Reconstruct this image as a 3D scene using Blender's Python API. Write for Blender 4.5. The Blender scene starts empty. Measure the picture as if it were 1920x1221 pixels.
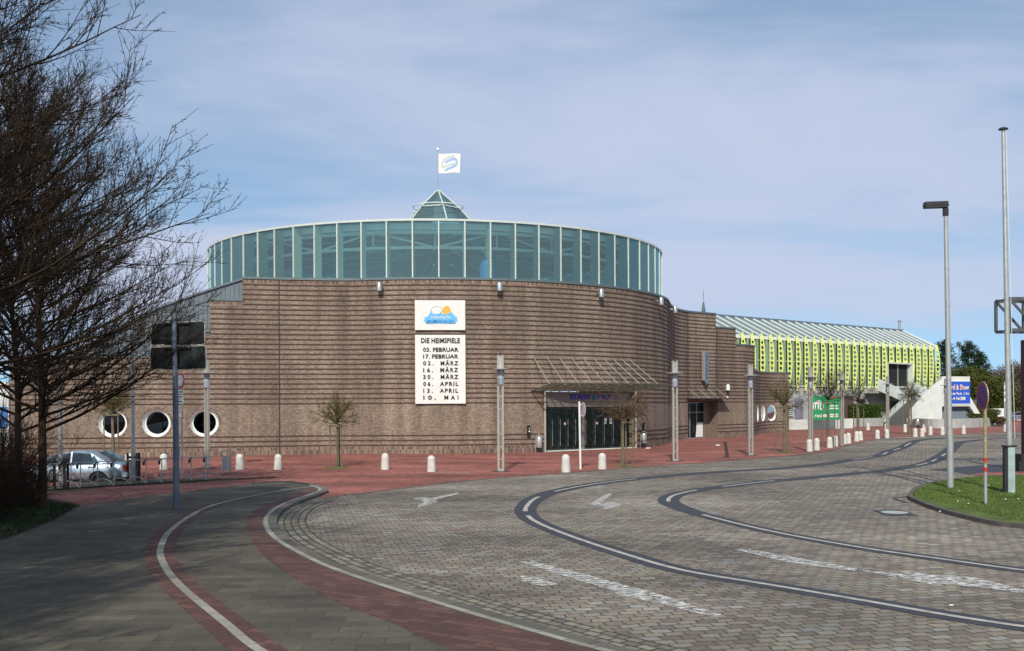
import bpy, bmesh, math, random
import numpy as np
from mathutils import Vector, Matrix, noise
R = math.radians
SC = bpy.context.scene
COL = SC.collection
random.seed(7)

# ------------------------------------------------------------------ camera
F = 1867.0; CH = 2.8; S = 0.005; HY = 758.0
cam = bpy.data.cameras.new('camera'); cam.sensor_width = 36; cam.lens = 36*F/1920
cam.shift_y = (HY-610.5)/1920; cam.clip_end = 6000; cam.clip_start = .1
camo = bpy.data.objects.new('camera', cam); COL.objects.link(camo)
camo.matrix_world = Matrix.Translation((0, 0, CH)) @ Matrix.Rotation(S, 4, 'Y') @ Matrix.Rotation(R(90), 4, 'X')
SC.camera = camo
# ------------------------------------------------------------------ light
SUN_EL = 37.0; SUN_AZ = 7.0          # shadows fall 7 degrees to the right of straight ahead
d = Vector((math.sin(R(SUN_AZ))*math.cos(R(SUN_EL)), math.cos(R(SUN_AZ))*math.cos(R(SUN_EL)), -math.sin(R(SUN_EL))))
sl = bpy.data.lights.new('sun', 'SUN'); sl.energy = 3.9; sl.angle = R(.55); sl.color = (1, .95, .86)
so = bpy.data.objects.new('sun', sl); COL.objects.link(so); so.rotation_euler = d.to_track_quat('-Z', 'Y').to_euler()
W = bpy.data.worlds.new("World"); SC.world = W; W.use_nodes = True
nt = W.node_tree; N = nt.nodes; L = nt.links; N.clear()
wo = N.new('ShaderNodeOutputWorld'); bg = N.new('ShaderNodeBackground'); sky = N.new('ShaderNodeTexSky')
sky.sky_type = 'NISHITA'; sky.sun_disc = False; sky.sun_elevation = R(SUN_EL); sky.sun_rotation = R(180+SUN_AZ)
sky.air_density = 1.0; sky.dust_density = .6; sky.ozone_density = 1.6; sky.altitude = 0
tc = N.new('ShaderNodeTexCoord')
smp = N.new('ShaderNodeMapping'); smp.inputs['Location'].default_value = (0, 0, .16); smp.inputs['Scale'].default_value = (1, 1, .9); L.new(tc.outputs['Generated'], smp.inputs[0]); L.new(smp.outputs[0], sky.inputs[0])
# thin cirrus: noise on the plane the view ray meets high above
sep = N.new('ShaderNodeSeparateXYZ'); L.new(tc.outputs['Generated'], sep.inputs[0])
zz = N.new('ShaderNodeMath'); zz.operation = 'MAXIMUM'; zz.inputs[1].default_value = 0; L.new(sep.outputs[2], zz.inputs[0])
za = N.new('ShaderNodeMath'); za.operation = 'ADD'; za.inputs[1].default_value = .16; L.new(zz.outputs[0], za.inputs[0])
dx = N.new('ShaderNodeMath'); dx.operation = 'DIVIDE'; L.new(sep.outputs[0], dx.inputs[0]); L.new(za.outputs[0], dx.inputs[1])
dy = N.new('ShaderNodeMath'); dy.operation = 'DIVIDE'; L.new(sep.outputs[1], dy.inputs[0]); L.new(za.outputs[0], dy.inputs[1])
cb = N.new('ShaderNodeCombineXYZ'); L.new(dx.outputs[0], cb.inputs[0]); L.new(dy.outputs[0], cb.inputs[1])
mp = N.new('ShaderNodeMapping'); mp.inputs['Rotation'].default_value = (0, 0, R(-32)); mp.inputs['Scale'].default_value = (.6, 1.25, 1); mp.inputs['Location'].default_value = (.4, 1.3, 0)
L.new(cb.outputs[0], mp.inputs[0])
nz = N.new('ShaderNodeTexNoise'); nz.inputs['Scale'].default_value = .62; nz.inputs['Detail'].default_value = 11; nz.inputs['Roughness'].default_value = .56; nz.inputs['Distortion'].default_value = .7
L.new(mp.outputs[0], nz.inputs[0])
rp = N.new('ShaderNodeValToRGB'); rp.color_ramp.elements[0].position = .36; rp.color_ramp.elements[1].position = .62
rp.color_ramp.elements[0].color = (.2, .2, .2, 1); rp.color_ramp.elements[1].color = (.95, .95, .95, 1)
rp.color_ramp.interpolation = 'EASE'
L.new(nz.outputs[0], rp.inputs[0])
mx = N.new('ShaderNodeMix'); mx.data_type = 'RGBA'; L.new(rp.outputs[0], mx.inputs[0])
gm = N.new('ShaderNodeMix'); gm.data_type = 'RGBA'; gm.blend_type = 'MULTIPLY'; gm.inputs[0].default_value = 1
L.new(sky.outputs[0], gm.inputs[6]); gm.inputs[7].default_value = SKYTINT = (1.02, 1.24, 1.2, 1)
L.new(gm.outputs[2], mx.inputs[6]); mx.inputs[7].default_value = (4.5, 5.02, 6.5, 1)
L.new(mx.outputs[2], bg.inputs[0]); bg.inputs[1].default_value = .125; L.new(bg.outputs[0], wo.inputs[0])
SC.view_settings.view_transform = 'Standard'; SC.view_settings.look = 'None'; SC.view_settings.gamma = 1
SC.view_settings.exposure = 0.0; SC.view_settings.use_curve_mapping = False
SC.cycles.max_bounces = 8; SC.cycles.transparent_max_bounces = 24; SC.cycles.use_denoising = True

# ------------------------------------------------------------------ pixel -> world (used to read positions off the survey picture)
def uv(px, py):
    v = (HY - S*(px-960) - py)/F
    return (px-960)/F + S*v, v
def G(px, py, z=0.0):
    u, v = uv(px, py); Y = (z-CH)/v
    return Vector((u*Y, Y, z))
def at(px, py, Y):
    u, v = uv(px, py); return Vector((u*Y, Y, CH+v*Y))
# ------------------------------------------------------------------ tagging
def tag(o, label=None, cat=None, group=None, kind=None):
    if label: o['label'] = label
    if cat: o['category'] = cat
    if group: o['group'] = group
    if kind: o['kind'] = kind
    return o
def thing(name, label, cat, loc=(0, 0, 0), rz=0, group=None):
    o = bpy.data.objects.new(name, None); COL.objects.link(o); o.empty_display_size = .2
    o.location = loc; o.rotation_euler = (0, 0, rz); return tag(o, label, cat, group)
def dup(root, loc=None, rz=None, label=None, scale=None):
    r = root.copy(); COL.objects.link(r)
    if loc is not None: r.location = loc
    if rz is not None: r.rotation_euler = (0, 0, rz)
    if scale: r.scale = (scale,)*3
    if label: r['label'] = label
    for ch in list(root.children):
        c = ch.copy(); COL.objects.link(c); c.parent = r
        for g in list(ch.children):
            e = g.copy(); COL.objects.link(e); e.parent = c
    return r
# ------------------------------------------------------------------ mesh builder
class MB:
    def __init__(s): s.v = []; s.f = []; s.m = []; s.uv = []
    def add(s, vs, fs, m=0, uvs=None):
        n = len(s.v); s.v += [tuple(p) for p in vs]
        for i, f in enumerate(fs):
            s.f.append([n+k for k in f]); s.m.append(m); s.uv.append(uvs[i] if uvs else None)
        return s
    def box(s, a, b, m=0):
        x0, y0, z0 = a; x1, y1, z1 = b
        return s.add([(x0,y0,z0),(x1,y0,z0),(x1,y1,z0),(x0,y1,z0),(x0,y0,z1),(x1,y0,z1),(x1,y1,z1),(x0,y1,z1)],
            [(3,2,1,0),(4,5,6,7),(0,1,5,4),(1,2,6,5),(2,3,7,6),(3,0,4,7)], m)
    def tube(s, pts, r, n=8, m=0, caps=True, closed=False):
        pts = [Vector(p) for p in pts]; k = len(pts); rs = r if isinstance(r, (list, tuple)) else [r]*k
        rings = []; up = None
        for i, p in enumerate(pts):
            if closed: t = (pts[(i+1) % k]-pts[i-1])
            else: t = pts[min(i+1, k-1)]-pts[max(i-1, 0)]
            t = t.normalized()
            if up is None: up = t.orthogonal().normalized()
            up = (up - t*up.dot(t)).normalized(); w = t.cross(up)
            rings.append([p+(up*math.cos(2*math.pi*j/n)+w*math.sin(2*math.pi*j/n))*rs[i] for j in range(n)])
        vs = [q for ring in rings for q in ring]; fs = []
        for i in range(k if closed else k-1):
            a = i*n; b = ((i+1) % k)*n
            for j in range(n): fs.append((a+j, a+(j+1) % n, b+(j+1) % n, b+j))
        if caps and not closed: fs.append(tuple(range(n))[::-1]); fs.append(tuple((k-1)*n+j for j in range(n)))
        return s.add(vs, fs, m)
    def lathe(s, prof, n=20, c=(0, 0, 0), m=0, cap=True):
        vs = []; fs = []
        for (r, z) in prof:
            for j in range(n): a = 2*math.pi*j/n; vs.append((c[0]+r*math.cos(a), c[1]+r*math.sin(a), c[2]+z))
        for i in range(len(prof)-1):
            for j in range(n): fs.append((i*n+j, i*n+(j+1) % n, (i+1)*n+(j+1) % n, (i+1)*n+j))
        if cap: fs.append(tuple(range(n))[::-1]); fs.append(tuple((len(prof)-1)*n+j for j in range(n)))
        return s.add(vs, fs, m)
    def prism(s, pts, vec, m=0):
        pts = [Vector(p) for p in pts]; n = len(pts); vec = Vector(vec)
        return s.add(pts+[p+vec for p in pts], [tuple(range(n))[::-1], tuple(range(n, 2*n))]+[(i, (i+1) % n, n+(i+1) % n, n+i) for i in range(n)], m)
    def bar(s, a, b, w, h=None, m=0, up=(0, 0, 1)):
        a = Vector(a); b = Vector(b); h = h or w; t = (b-a).normalized(); up = Vector(up)
        if abs(t.dot(up)) > .99: up = Vector((0, 1, 0))
        x = t.cross(up).normalized()*w/2; y = x.cross(t).normalized()*h/2
        vs = [a-x-y, a+x-y, a+x+y, a-x+y, b-x-y, b+x-y, b+x+y, b-x+y]
        return s.add(vs, [(3,2,1,0),(4,5,6,7),(0,1,5,4),(1,2,6,5),(2,3,7,6),(3,0,4,7)], m)
    def build(s, name, mats, parent=None, smooth=False, loc=None, fixn=True, auto=None):
        me = bpy.data.meshes.new(name); me.from_pydata(s.v, [], s.f)
        mats = mats if isinstance(mats, (list, tuple)) else [mats]
        for mt in mats: me.materials.append(mt)
        me.polygons.foreach_set('material_index', s.m)
        if any(u is not None for u in s.uv):
            ul = me.uv_layers.new(name='UVMap')
            for p, u in zip(me.polygons, s.uv):
                if u:
                    for li, q in zip(p.loop_indices, u): ul.data[li].uv = q
        if fixn:
            bm = bmesh.new(); bm.from_mesh(me); bmesh.ops.recalc_face_normals(bm, faces=bm.faces); bm.to_mesh(me); bm.free()
        if smooth:
            me.polygons.foreach_set('use_smooth', [True]*len(me.polygons))
            if auto: me.set_sharp_from_angle(angle=R(auto))
        me.update()
        o = bpy.data.objects.new(name, me); COL.objects.link(o)
        if parent: o.parent = parent
        if loc is not None: o.location = loc
        return o
# ------------------------------------------------------------------ materials
def newmat(name):
    m = bpy.data.materials.new(name); m.use_nodes = True; nt = m.node_tree
    b = nt.nodes['Principled BSDF']; return m, nt.nodes, nt.links, b
def ramp(N, stops, interp='LINEAR'):
    r = N.new('ShaderNodeValToRGB'); e = r.color_ramp.elements
    e[0].position = stops[0][0]; e[0].color = (*stops[0][1], 1); e[1].position = stops[-1][0]; e[1].color = (*stops[-1][1], 1)
    for p, c in stops[1:-1]: x = e.new(p); x.color = (*c, 1)
    r.color_ramp.interpolation = interp; return r
def mixc(N, L, a, b, f, mode='MIX'):
    m = N.new('ShaderNodeMix'); m.data_type = 'RGBA'; m.blend_type = mode
    for i, x in ((0, f), (6, a), (7, b)):
        if hasattr(x, 'links') or hasattr(x, 'node'): L.new(x, m.inputs[i])
        elif i == 0: m.inputs[0].default_value = x
        else: m.inputs[i].default_value = (*x[:3], 1)
    return m.outputs[2]
def noi(N, L, co, scale, detail=4, rough=.55):
    n = N.new('ShaderNodeTexNoise'); n.inputs['Scale'].default_value = scale; n.inputs['Detail'].default_value = detail; n.inputs['Roughness'].default_value = rough
    if co is not None: L.new(co, n.inputs['Vector'])
    return n.outputs[0]
def pm(name, col, rough=.6, metal=0, var=.18, scale=4, bump=.1, spec=.5, dirt_or_veil=None):
    m, N, L, b = newmat(name); co = N.new('ShaderNodeTexCoord').outputs['Object']
    n1 = noi(N, L, co, scale, 6); r = ramp(N, [(.3, tuple(c*(1-var) for c in col)), (.7, tuple(min(1, c*(1+var)) for c in col))]); L.new(n1, r.inputs[0])
    c = r.outputs[0]
    if dirt_or_veil:
        n2 = noi(N, L, co, scale*.6, 8, .7); r2 = ramp(N, [(.5, (0, 0, 0)), (.68, (.8, .8, .8))]); L.new(n2, r2.inputs[0]); c = mixc(N, L, c, dirt_or_veil, r2.outputs[0])
    L.new(c, b.inputs['Base Color']); b.inputs['Roughness'].default_value = rough; b.inputs['Metallic'].default_value = metal
    b.inputs['Specular IOR Level'].default_value = spec
    if bump:
        bp = N.new('ShaderNodeBump'); bp.inputs['Strength'].default_value = bump; bp.inputs['Distance'].default_value = .02
        L.new(noi(N, L, co, scale*8, 4), bp.inputs['Height']); L.new(bp.outputs[0], b.inputs['Normal'])
    return m
def brickmat(name, co_kind, bw, bh, stops, mortar, msize=.012, rough=.85, bump=.5, distort=0, big=.25, rot=0, bigscale=.25, moss=None, off=.5, squash=1, msmooth=.1, streak=None, fa=.25):
    m, N, L, b = newmat(name); co = N.new('ShaderNodeTexCoord').outputs[co_kind]
    mp = N.new('ShaderNodeMapping'); mp.inputs['Rotation'].default_value = (0, 0, rot); L.new(co, mp.inputs[0]); v = mp.outputs[0]
    if distort:
        nn = N.new('ShaderNodeTexNoise'); nn.inputs['Scale'].default_value = 3.1; nn.inputs['Detail'].default_value = 2; L.new(v, nn.inputs[0])
        sb = N.new('ShaderNodeVectorMath'); sb.operation = 'SUBTRACT'; sb.inputs[1].default_value = (.5, .5, .5); L.new(nn.outputs[1], sb.inputs[0])
        sc = N.new('ShaderNodeVectorMath'); sc.operation = 'SCALE'; sc.inputs['Scale'].default_value = distort; L.new(sb.outputs[0], sc.inputs[0])
        ad = N.new('ShaderNodeVectorMath'); L.new(v, ad.inputs[0]); L.new(sc.outputs[0], ad.inputs[1]); v = ad.outputs[0]
    t = N.new('ShaderNodeTexBrick'); t.inputs['Scale'].default_value = 1; t.inputs['Brick Width'].default_value = bw; t.inputs['Row Height'].default_value = bh
    t.inputs['Mortar Size'].default_value = msize; t.inputs['Mortar Smooth'].default_value = msmooth; t.offset = off; t.squash = squash
    t.inputs['Color1'].default_value = (0, 0, 0, 1); t.inputs['Color2'].default_value = (1, 1, 1, 1); t.inputs['Mortar'].default_value = (.5, .5, .5, 1)
    L.new(v, t.inputs['Vector'])
    r = ramp(N, stops); L.new(t.outputs['Color'], r.inputs[0]); c = r.outputs[0]
    fine = noi(N, L, co, 14, 5, .7); rf = ramp(N, [(.25, (1-fa,)*3), (.75, (1+fa*.85,)*3)]); L.new(fine, rf.inputs[0]); c = mixc(N, L, c, rf.outputs[0], 1, 'MULTIPLY')
    mc = mortar
    if moss:
        nm = noi(N, L, co, .35, 5, .65); rm = ramp(N, [(.46, (0, 0, 0)), (.6, (1, 1, 1))]); L.new(nm, rm.inputs[0]); mc = mixc(N, L, mortar, moss, rm.outputs[0])
    c = mixc(N, L, c, mc, t.outputs['Fac'])
    lg = noi(N, L, co, bigscale, 7, .62); rl = ramp(N, [(.3, (1-big,)*3), (.7, (1+big,)*3)]); L.new(lg, rl.inputs[0]); c = mixc(N, L, c, rl.outputs[0], 1, 'MULTIPLY')
    if streak:
        m2 = N.new('ShaderNodeMapping'); m2.inputs['Scale'].default_value = streak; L.new(co, m2.inputs[0]); ns = noi(N, L, m2.outputs[0], 1, 5, .6); rs = ramp(N, [(.35, (.68, .67, .66)), (.62, (1.12, 1.12, 1.12))]); L.new(ns, rs.inputs[0]); c = mixc(N, L, c, rs.outputs[0], 1, 'MULTIPLY')
    L.new(c, b.inputs['Base Color']); b.inputs['Roughness'].default_value = rough; b.inputs['Specular IOR Level'].default_value = .3
    inv = N.new('ShaderNodeMath'); inv.operation = 'MULTIPLY_ADD'; inv.inputs[1].default_value = -1; L.new(t.outputs['Fac'], inv.inputs[0])
    fn = N.new('ShaderNodeMath'); fn.operation = 'MULTIPLY'; fn.inputs[1].default_value = .5; L.new(fine, fn.inputs[0]); L.new(fn.outputs[0], inv.inputs[2])
    bp = N.new('ShaderNodeBump'); bp.inputs['Strength'].default_value = bump; bp.inputs['Distance'].default_value = .02
    L.new(inv.outputs[0], bp.inputs['Height']); L.new(bp.outputs[0], b.inputs['Normal'])
    return m
def glassmat(name, tint, gloss=(.9, 1, 1), mix=.18, rough=.02, dirt_or_veil=.0):
    m, N, L, b = newmat(name); N.remove(b); out = [n for n in N if n.type == 'OUTPUT_MATERIAL'][0]
    tr = N.new('ShaderNodeBsdfTransparent'); tr.inputs[0].default_value = (*tint, 1)
    gl = N.new('ShaderNodeBsdfGlossy'); gl.inputs[0].default_value = (*gloss, 1); gl.inputs[1].default_value = rough
    fr = N.new('ShaderNodeFresnel'); fr.inputs[0].default_value = 1.5
    ad = N.new('ShaderNodeMath'); ad.inputs[1].default_value = mix; ad.use_clamp = True; L.new(fr.outputs[0], ad.inputs[0])
    mx = N.new('ShaderNodeMixShader'); L.new(ad.outputs[0], mx.inputs[0]); L.new(tr.outputs[0], mx.inputs[1]); L.new(gl.outputs[0], mx.inputs[2])
    if dirt_or_veil:
        df = N.new('ShaderNodeBsdfDiffuse'); df.inputs[0].default_value = (.48, .68, .68, 1); m2 = N.new('ShaderNodeMixShader'); m2.inputs[0].default_value = dirt_or_veil  # even teal diffuse share, a veil over the whole pane
        L.new(mx.outputs[0], m2.inputs[1]); L.new(df.outputs[0], m2.inputs[2]); mx = m2
    L.new(mx.outputs[0], out.inputs[0]); return m
BUFF = [(0, (.2, .138, .104)), (.2, (.215, .15, .113)), (.35, (.25, .18, .134)), (.6, (.275, .203, .149)), (.85, (.31, .24, .17)), (1, (.345, .28, .2))]
M = dict(
 brick=brickmat('buff_brick', 'UV', .14, .083, BUFF, (.2, .16, .125), .011, bump=.3, big=.2, bigscale=.16, streak=(1.1, .07, 1), fa=.08),
 brick_dark=brickmat('dark_brick', 'UV', .125, .083, [(0, (.07, .036, .03)), (.5, (.095, .05, .04)), (1, (.14, .085, .066))], (.07, .045, .038), .014, bump=.15, big=.12),
 soldier=brickmat('soldier_brick', 'UV', .085, .26, [(0, (.07, .035, .03)), (.5, (.2, .12, .085)), (1, (.33, .22, .15))], (.2, .17, .14), .013, bump=.4, off=0),
 redpave=brickmat('red_clinker', 'Object', .21, .105, [(0, (.25, .082, .06)), (.5, (.34, .115, .086)), (1, (.42, .165, .125))], (.13, .065, .05), .008, bump=.15, big=.28, rot=.5, bigscale=.3, streak=(.16, .5, 1)),
 cobble=brickmat('cobble', 'Object', .26, .185, [(0, (.175, .14, .12)), (.25, (.22, .18, .148)), (.5, (.265, .222, .168)), (.65, (.25, .225, .18)), (.85, (.3, .255, .195)), (.95, (.265, .265, .24)), (1, (.35, .315, .265))], (.105, .085, .06), .016, bump=.7, distort=.15, big=.3, rot=-.22, bigscale=.2, moss=(.075, .085, .035), off=.45, msmooth=.6, streak=(.09, .28, 1)),
 gutter=brickmat('gutter_cobble', 'UV', .235, .165, [(0, (.13, .107, .1)), (.4, (.21, .18, .145)), (1, (.3, .26, .2))], (.028, .03, .014), .017, bump=1, distort=.03, big=.25, moss=(.06, .085, .02), off=.4, msmooth=.4),
 slab=brickmat('grey_paving_slab', 'Object', .6, .3, [(0, (.084, .073, .055)), (.5, (.1, .086, .063)), (1, (.125, .107, .076))], (.065, .06, .042), .007, bump=.2, big=.34, rot=-.05, bigscale=.5, moss=(.035, .055, .014)),  # slab tones darkened to carry part of the tree shade
 slabred=brickmat('red_paving_slab', 'UV', .3, .3, [(0, (.13, .05, .04)), (1, (.21, .075, .055))], (.06, .035, .025), .008, bump=.2, big=.25),
 kerb=brickmat('kerb_granite', 'UV', .95, .6, [(0, (.1, .095, .075)), (1, (.17, .155, .125))], (.04, .04, .025), .012, bump=.2),
 pale=brickmat('pale_edge_stone', 'UV', .5, .5, [(0, (.25, .235, .19)), (1, (.37, .345, .285))], (.14, .13, .09), .01, bump=.15),
 asphalt=pm('asphalt', (.042, .044, .052), .85, var=.25, scale=3, bump=.4),
 paint=pm('lane_paint', (.42, .39, .34), .8, var=.3, scale=6),
 ground=pm('far_ground', (.13, .125, .105), .95, var=.3, scale=.3),
 grass=pm('grass', (.09, .125, .03), .95, var=.4, scale=1.6, bump=.6, spec=.2),
 soil=pm('soil', (.05, .038, .025), .95, var=.3, scale=3, bump=.6),
 concrete=pm('concrete', (.4, .41, .375), .85, var=.12, scale=.9, dirt_or_veil=(.24, .25, .21)),
 conwhite=pm('pale_concrete', (.64, .66, .6), .8, var=.1, scale=.8, dirt_or_veil=(.47, .48, .43)),
 bollard=pm('bollard_stone', (.6, .58, .51), .75, var=.1, scale=5, dirt_or_veil=(.4, .37, .3)),
 zinc=pm('zinc_sheet', (.14, .17, .19), .6, .1, var=.1, scale=1.5),
 coping=pm('green_zinc_coping', (.13, .165, .165), .5, .3, var=.12, scale=3),
 frame=pm('grey_green_white_frame', (.56, .6, .54), .5, var=.08, scale=3, bump=.02),
 white=pm('white_paint', (.74, .76, .7), .45, var=.05, scale=3, bump=.02),
 steel=pm('galvanised_steel', (.42, .43, .41), .5, .45, var=.14, scale=9),
 steelwarm=pm('weathered_steel_bar', (.36, .33, .28), .55, .2, var=.15, scale=9),
 bluesteel=pm('blue_grey_steel', (.12, .15, .2), .5, .3, var=.15, scale=8, dirt_or_veil=(.2, .22, .24)),
 silver=pm('brushed_silver', (.55, .55, .55), .3, .8, var=.08, scale=8),
 dark=pm('dark_metal', (.025, .025, .028), .5, .2, var=.2, scale=8),
 signback=pm('sign_back', (.012, .015, .015), .7, 0, var=.35, scale=5, spec=.2, dirt_or_veil=(.035, .042, .04)),
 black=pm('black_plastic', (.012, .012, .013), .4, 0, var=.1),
 banner=pm('banner_cloth', (.74, .725, .67), .8, var=.05, scale=1.5, bump=.1),
 ink=pm('black_ink', (.035, .033, .032), .7, var=.1),
 yellow=pm('yellow_paint', (.8, .88, .27), .5, var=.05, scale=1),
 sage=pm('sage_green_metal', (.24, .33, .22), .55, 0, var=.08, scale=1),
 bark=pm('bark', (.05, .034, .022), .95, var=.3, scale=8, bump=.5, spec=.1),
 barkg=pm('mossy_twig', (.1, .085, .032), .95, var=.35, scale=6, bump=.4, spec=.1),
 barkgrey=pm('grey_bark', (.15, .13, .095), .95, var=.3, scale=8, bump=.6, spec=.1),
 wood=pm('weathered_stake_wood', (.15, .125, .065), .9, var=.25, scale=6, bump=.3),
 leafdark=pm('conifer_needle', (.022, .04, .018), .9, var=.5, scale=1.2, spec=.1),
 leafolive=pm('olive_leaf', (.075, .085, .02), .9, var=.5, scale=2, spec=.15),
 leafhedge=pm('hedge_leaf', (.05, .09, .014), .9, var=.45, scale=2, spec=.15),
 leafbrown=pm('brown_leaf', (.11, .075, .04), .9, var=.45, scale=2, spec=.1),
 blossom=pm('yellow_blossom', (.55, .42, .04), .8, var=.2),
 red=pm('red_paint', (.5, .025, .02), .45, var=.08),
 signred=pm('sign_red', (.32, .02, .05), .4, var=.1),
 signblue=pm('sign_blue', (.03, .04, .2), .4, var=.1),
 blue=pm('banner_blue', (.02, .09, .5), .5, var=.06, scale=1),
 textblue=pm('letter_blue', (.05, .05, .75), .5, var=.05),
 green=pm('banner_green', (.01, .27, .09), .55, var=.06, scale=1),
 emgreen=pm('emblem_green', (.02, .3, .22), .5),
 iceblue=pm('ice_blue', (.12, .45, .78), .6, var=.08),
 deepblue=pm('deep_blue_ink', (.03, .15, .45), .6),
 orange=pm('ball_orange', (.75, .42, .06), .6, var=.06),
 fadegrey=pm('faded_grey_print', (.55, .58, .54), .8, var=.04),
 fadeblue=pm('faded_blue_print', (.33, .44, .66), .8, var=.04),
 cream=pm('cream_letter', (.85, .62, .35), .6, var=.08),
 tankblue=pm('blue_tank', (.05, .2, .48), .5, var=.08),
 interior=pm('dark_interior', (.06, .15, .17), .9, var=.2, scale=.3),
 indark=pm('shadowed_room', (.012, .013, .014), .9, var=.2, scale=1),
 roofmem=pm('grey_roof_membrane', (.16, .17, .17), .9, var=.15, scale=.6),
 brown=pm('brown_cladding', (.11, .06, .05), .8, var=.12, scale=2),
 lintel=pm('bronze_fascia', (.26, .24, .21), .5, .3, var=.1, scale=2),
 tyre=pm('tyre_rubber', (.015, .015, .016), .8, var=.15),
 slate=pm('slate_spire', (.1, .14, .15), .8, var=.15, scale=.5),
 maroon=pm('maroon_steel', (.06, .02, .03), .5, .1, var=.15),
 litter=pm('litter_paper', (.7, .7, .68), .8),
)
M['drumglass'] = glassmat('green_glass', (.72, .97, .94), (.5, .82, .87), .06, .01, .1)
M['lanternglass'] = glassmat('lantern_glass', (.35, .55, .52), (.5, .72, .72), .14, .03, .1)
M['doorglass'] = glassmat('dark_door_glass', (.3, .36, .34), (.4, .52, .5), .02, .02, .02)
M['winglass'] = glassmat('window_glass', (.06, .07, .07), (.5, .55, .55), .02, .02)
M['canopyglass'] = glassmat('canopy_glass', (.86, .85, .78), (.4, .4, .36), .0, .15, .05)
M['roofglass'] = glassmat('roof_glass', (.3, .33, .33), (.6, .63, .63), .06, .15, .22)
M['carglass'] = glassmat('car_glass', (.22, .3, .28), (.75, .85, .9), .1, .02)
def carpaint():
    m, N, L, b = newmat('silver_car_paint'); b.inputs['Base Color'].default_value = (.42, .5, .56, 1); b.inputs['Metallic'].default_value = .65
    b.inputs['Roughness'].default_value = .3; b.inputs['Coat Weight'].default_value = .7; b.inputs['Coat Roughness'].default_value = .05
    co = N.new('ShaderNodeTexCoord').outputs['Object']; r = ramp(N, [(.3, (.27,)*3), (.7, (.38,)*3)]); L.new(noi(N, L, co, 3, 5), r.inputs[0]); L.new(r.outputs[0], b.inputs['Roughness'])
    return m
M['car'] = carpaint()
M['doorframe'] = pm('dark_green_frame', (.018, .03, .028), .5)
# worn paint: real cut-outs where the paint has gone
def wornpaint():
    m, N, L, b = newmat('worn_road_paint'); co = N.new('ShaderNodeTexCoord').outputs['Object']
    b.inputs['Base Color'].default_value = (.66, .65, .6, 1); b.inputs['Roughness'].default_value = .8
    mp = N.new('ShaderNodeMapping'); mp.inputs['Scale'].default_value = (3.6, 9, 1); mp.inputs['Rotation'].default_value = (0, 0, .16); L.new(co, mp.inputs[0])
    n = noi(N, L, mp.outputs[0], 1.7, 8, .72)
    r = ramp(N, [(.475, (1, 1, 1)), (.51, (0, 0, 0))]); L.new(n, r.inputs[0]); L.new(r.outputs[0], b.inputs['Alpha']); return m
M['worn'] = wornpaint()

# ------------------------------------------------------------------ text and flat shapes
def textmesh(txt, name, w, h, mat, parent, M4, depth=.012, shear=0, bold=0, sp=1):
    cu = bpy.data.curves.new(name, 'FONT'); cu.body = txt; cu.size = 1; cu.shear = shear; cu.offset = bold; cu.extrude = 0
    cu.align_x = 'CENTER'; cu.space_character = sp; cu.resolution_u = 3
    o = bpy.data.objects.new(name, cu); COL.objects.link(o)
    dg = bpy.context.evaluated_depsgraph_get(); me = bpy.data.meshes.new_from_object(o.evaluated_get(dg)); bpy.data.objects.remove(o); bpy.data.curves.remove(cu)
    xs = [v.co.x for v in me.vertices]; ys = [v.co.y for v in me.vertices]
    x0, x1, y0, y1 = min(xs), max(xs), min(ys), max(ys); sx = w/(x1-x0); sy = h/(y1-y0) if h else sx
    bm = bmesh.new(); bm.from_mesh(me)
    for v in bm.verts: v.co = Vector(((v.co.x-(x0+x1)/2)*sx, (v.co.y-(y0+y1)/2)*sy, 0))
    r = bmesh.ops.extrude_face_region(bm, geom=bm.faces[:])
    bmesh.ops.translate(bm, vec=(0, 0, depth), verts=[g for g in r['geom'] if isinstance(g, bmesh.types.BMVert)])
    bmesh.ops.recalc_face_normals(bm, faces=bm.faces)
    me2 = bpy.data.meshes.new(name); bm.to_mesh(me2); bm.free(); bpy.data.meshes.remove(me); me2.materials.append(mat)
    me2.transform(M4)
    ob = bpy.data.objects.new(name, me2); COL.objects.link(ob); ob.parent = parent; return ob
def face_m(origin, ang, x=0, z=0, out=0):
    """matrix putting a drawing's xy plane on a vertical face: ang = rotation about z of a face that looks to -Y"""
    return Matrix.Translation(origin) @ Matrix.Rotation(ang, 4, 'Z') @ Matrix.Translation((x, -out, z)) @ Matrix.Rotation(R(90), 4, 'X')
def flat(name, pts2, mat, parent, M4, depth=.01):
    mb = MB(); mb.prism([M4 @ Vector((p[0], p[1], 0)) for p in pts2], (M4.to_3x3() @ Vector((0, 0, depth)))); return mb.build(name, mat, parent)
def circ2(cx, cy, rx, ry=None, n=24, a0=0, a1=360):
    ry = ry or rx; return [(cx+rx*math.cos(R(a0+(a1-a0)*i/n)), cy+ry*math.sin(R(a0+(a1-a0)*i/n))) for i in range(n)]
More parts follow.
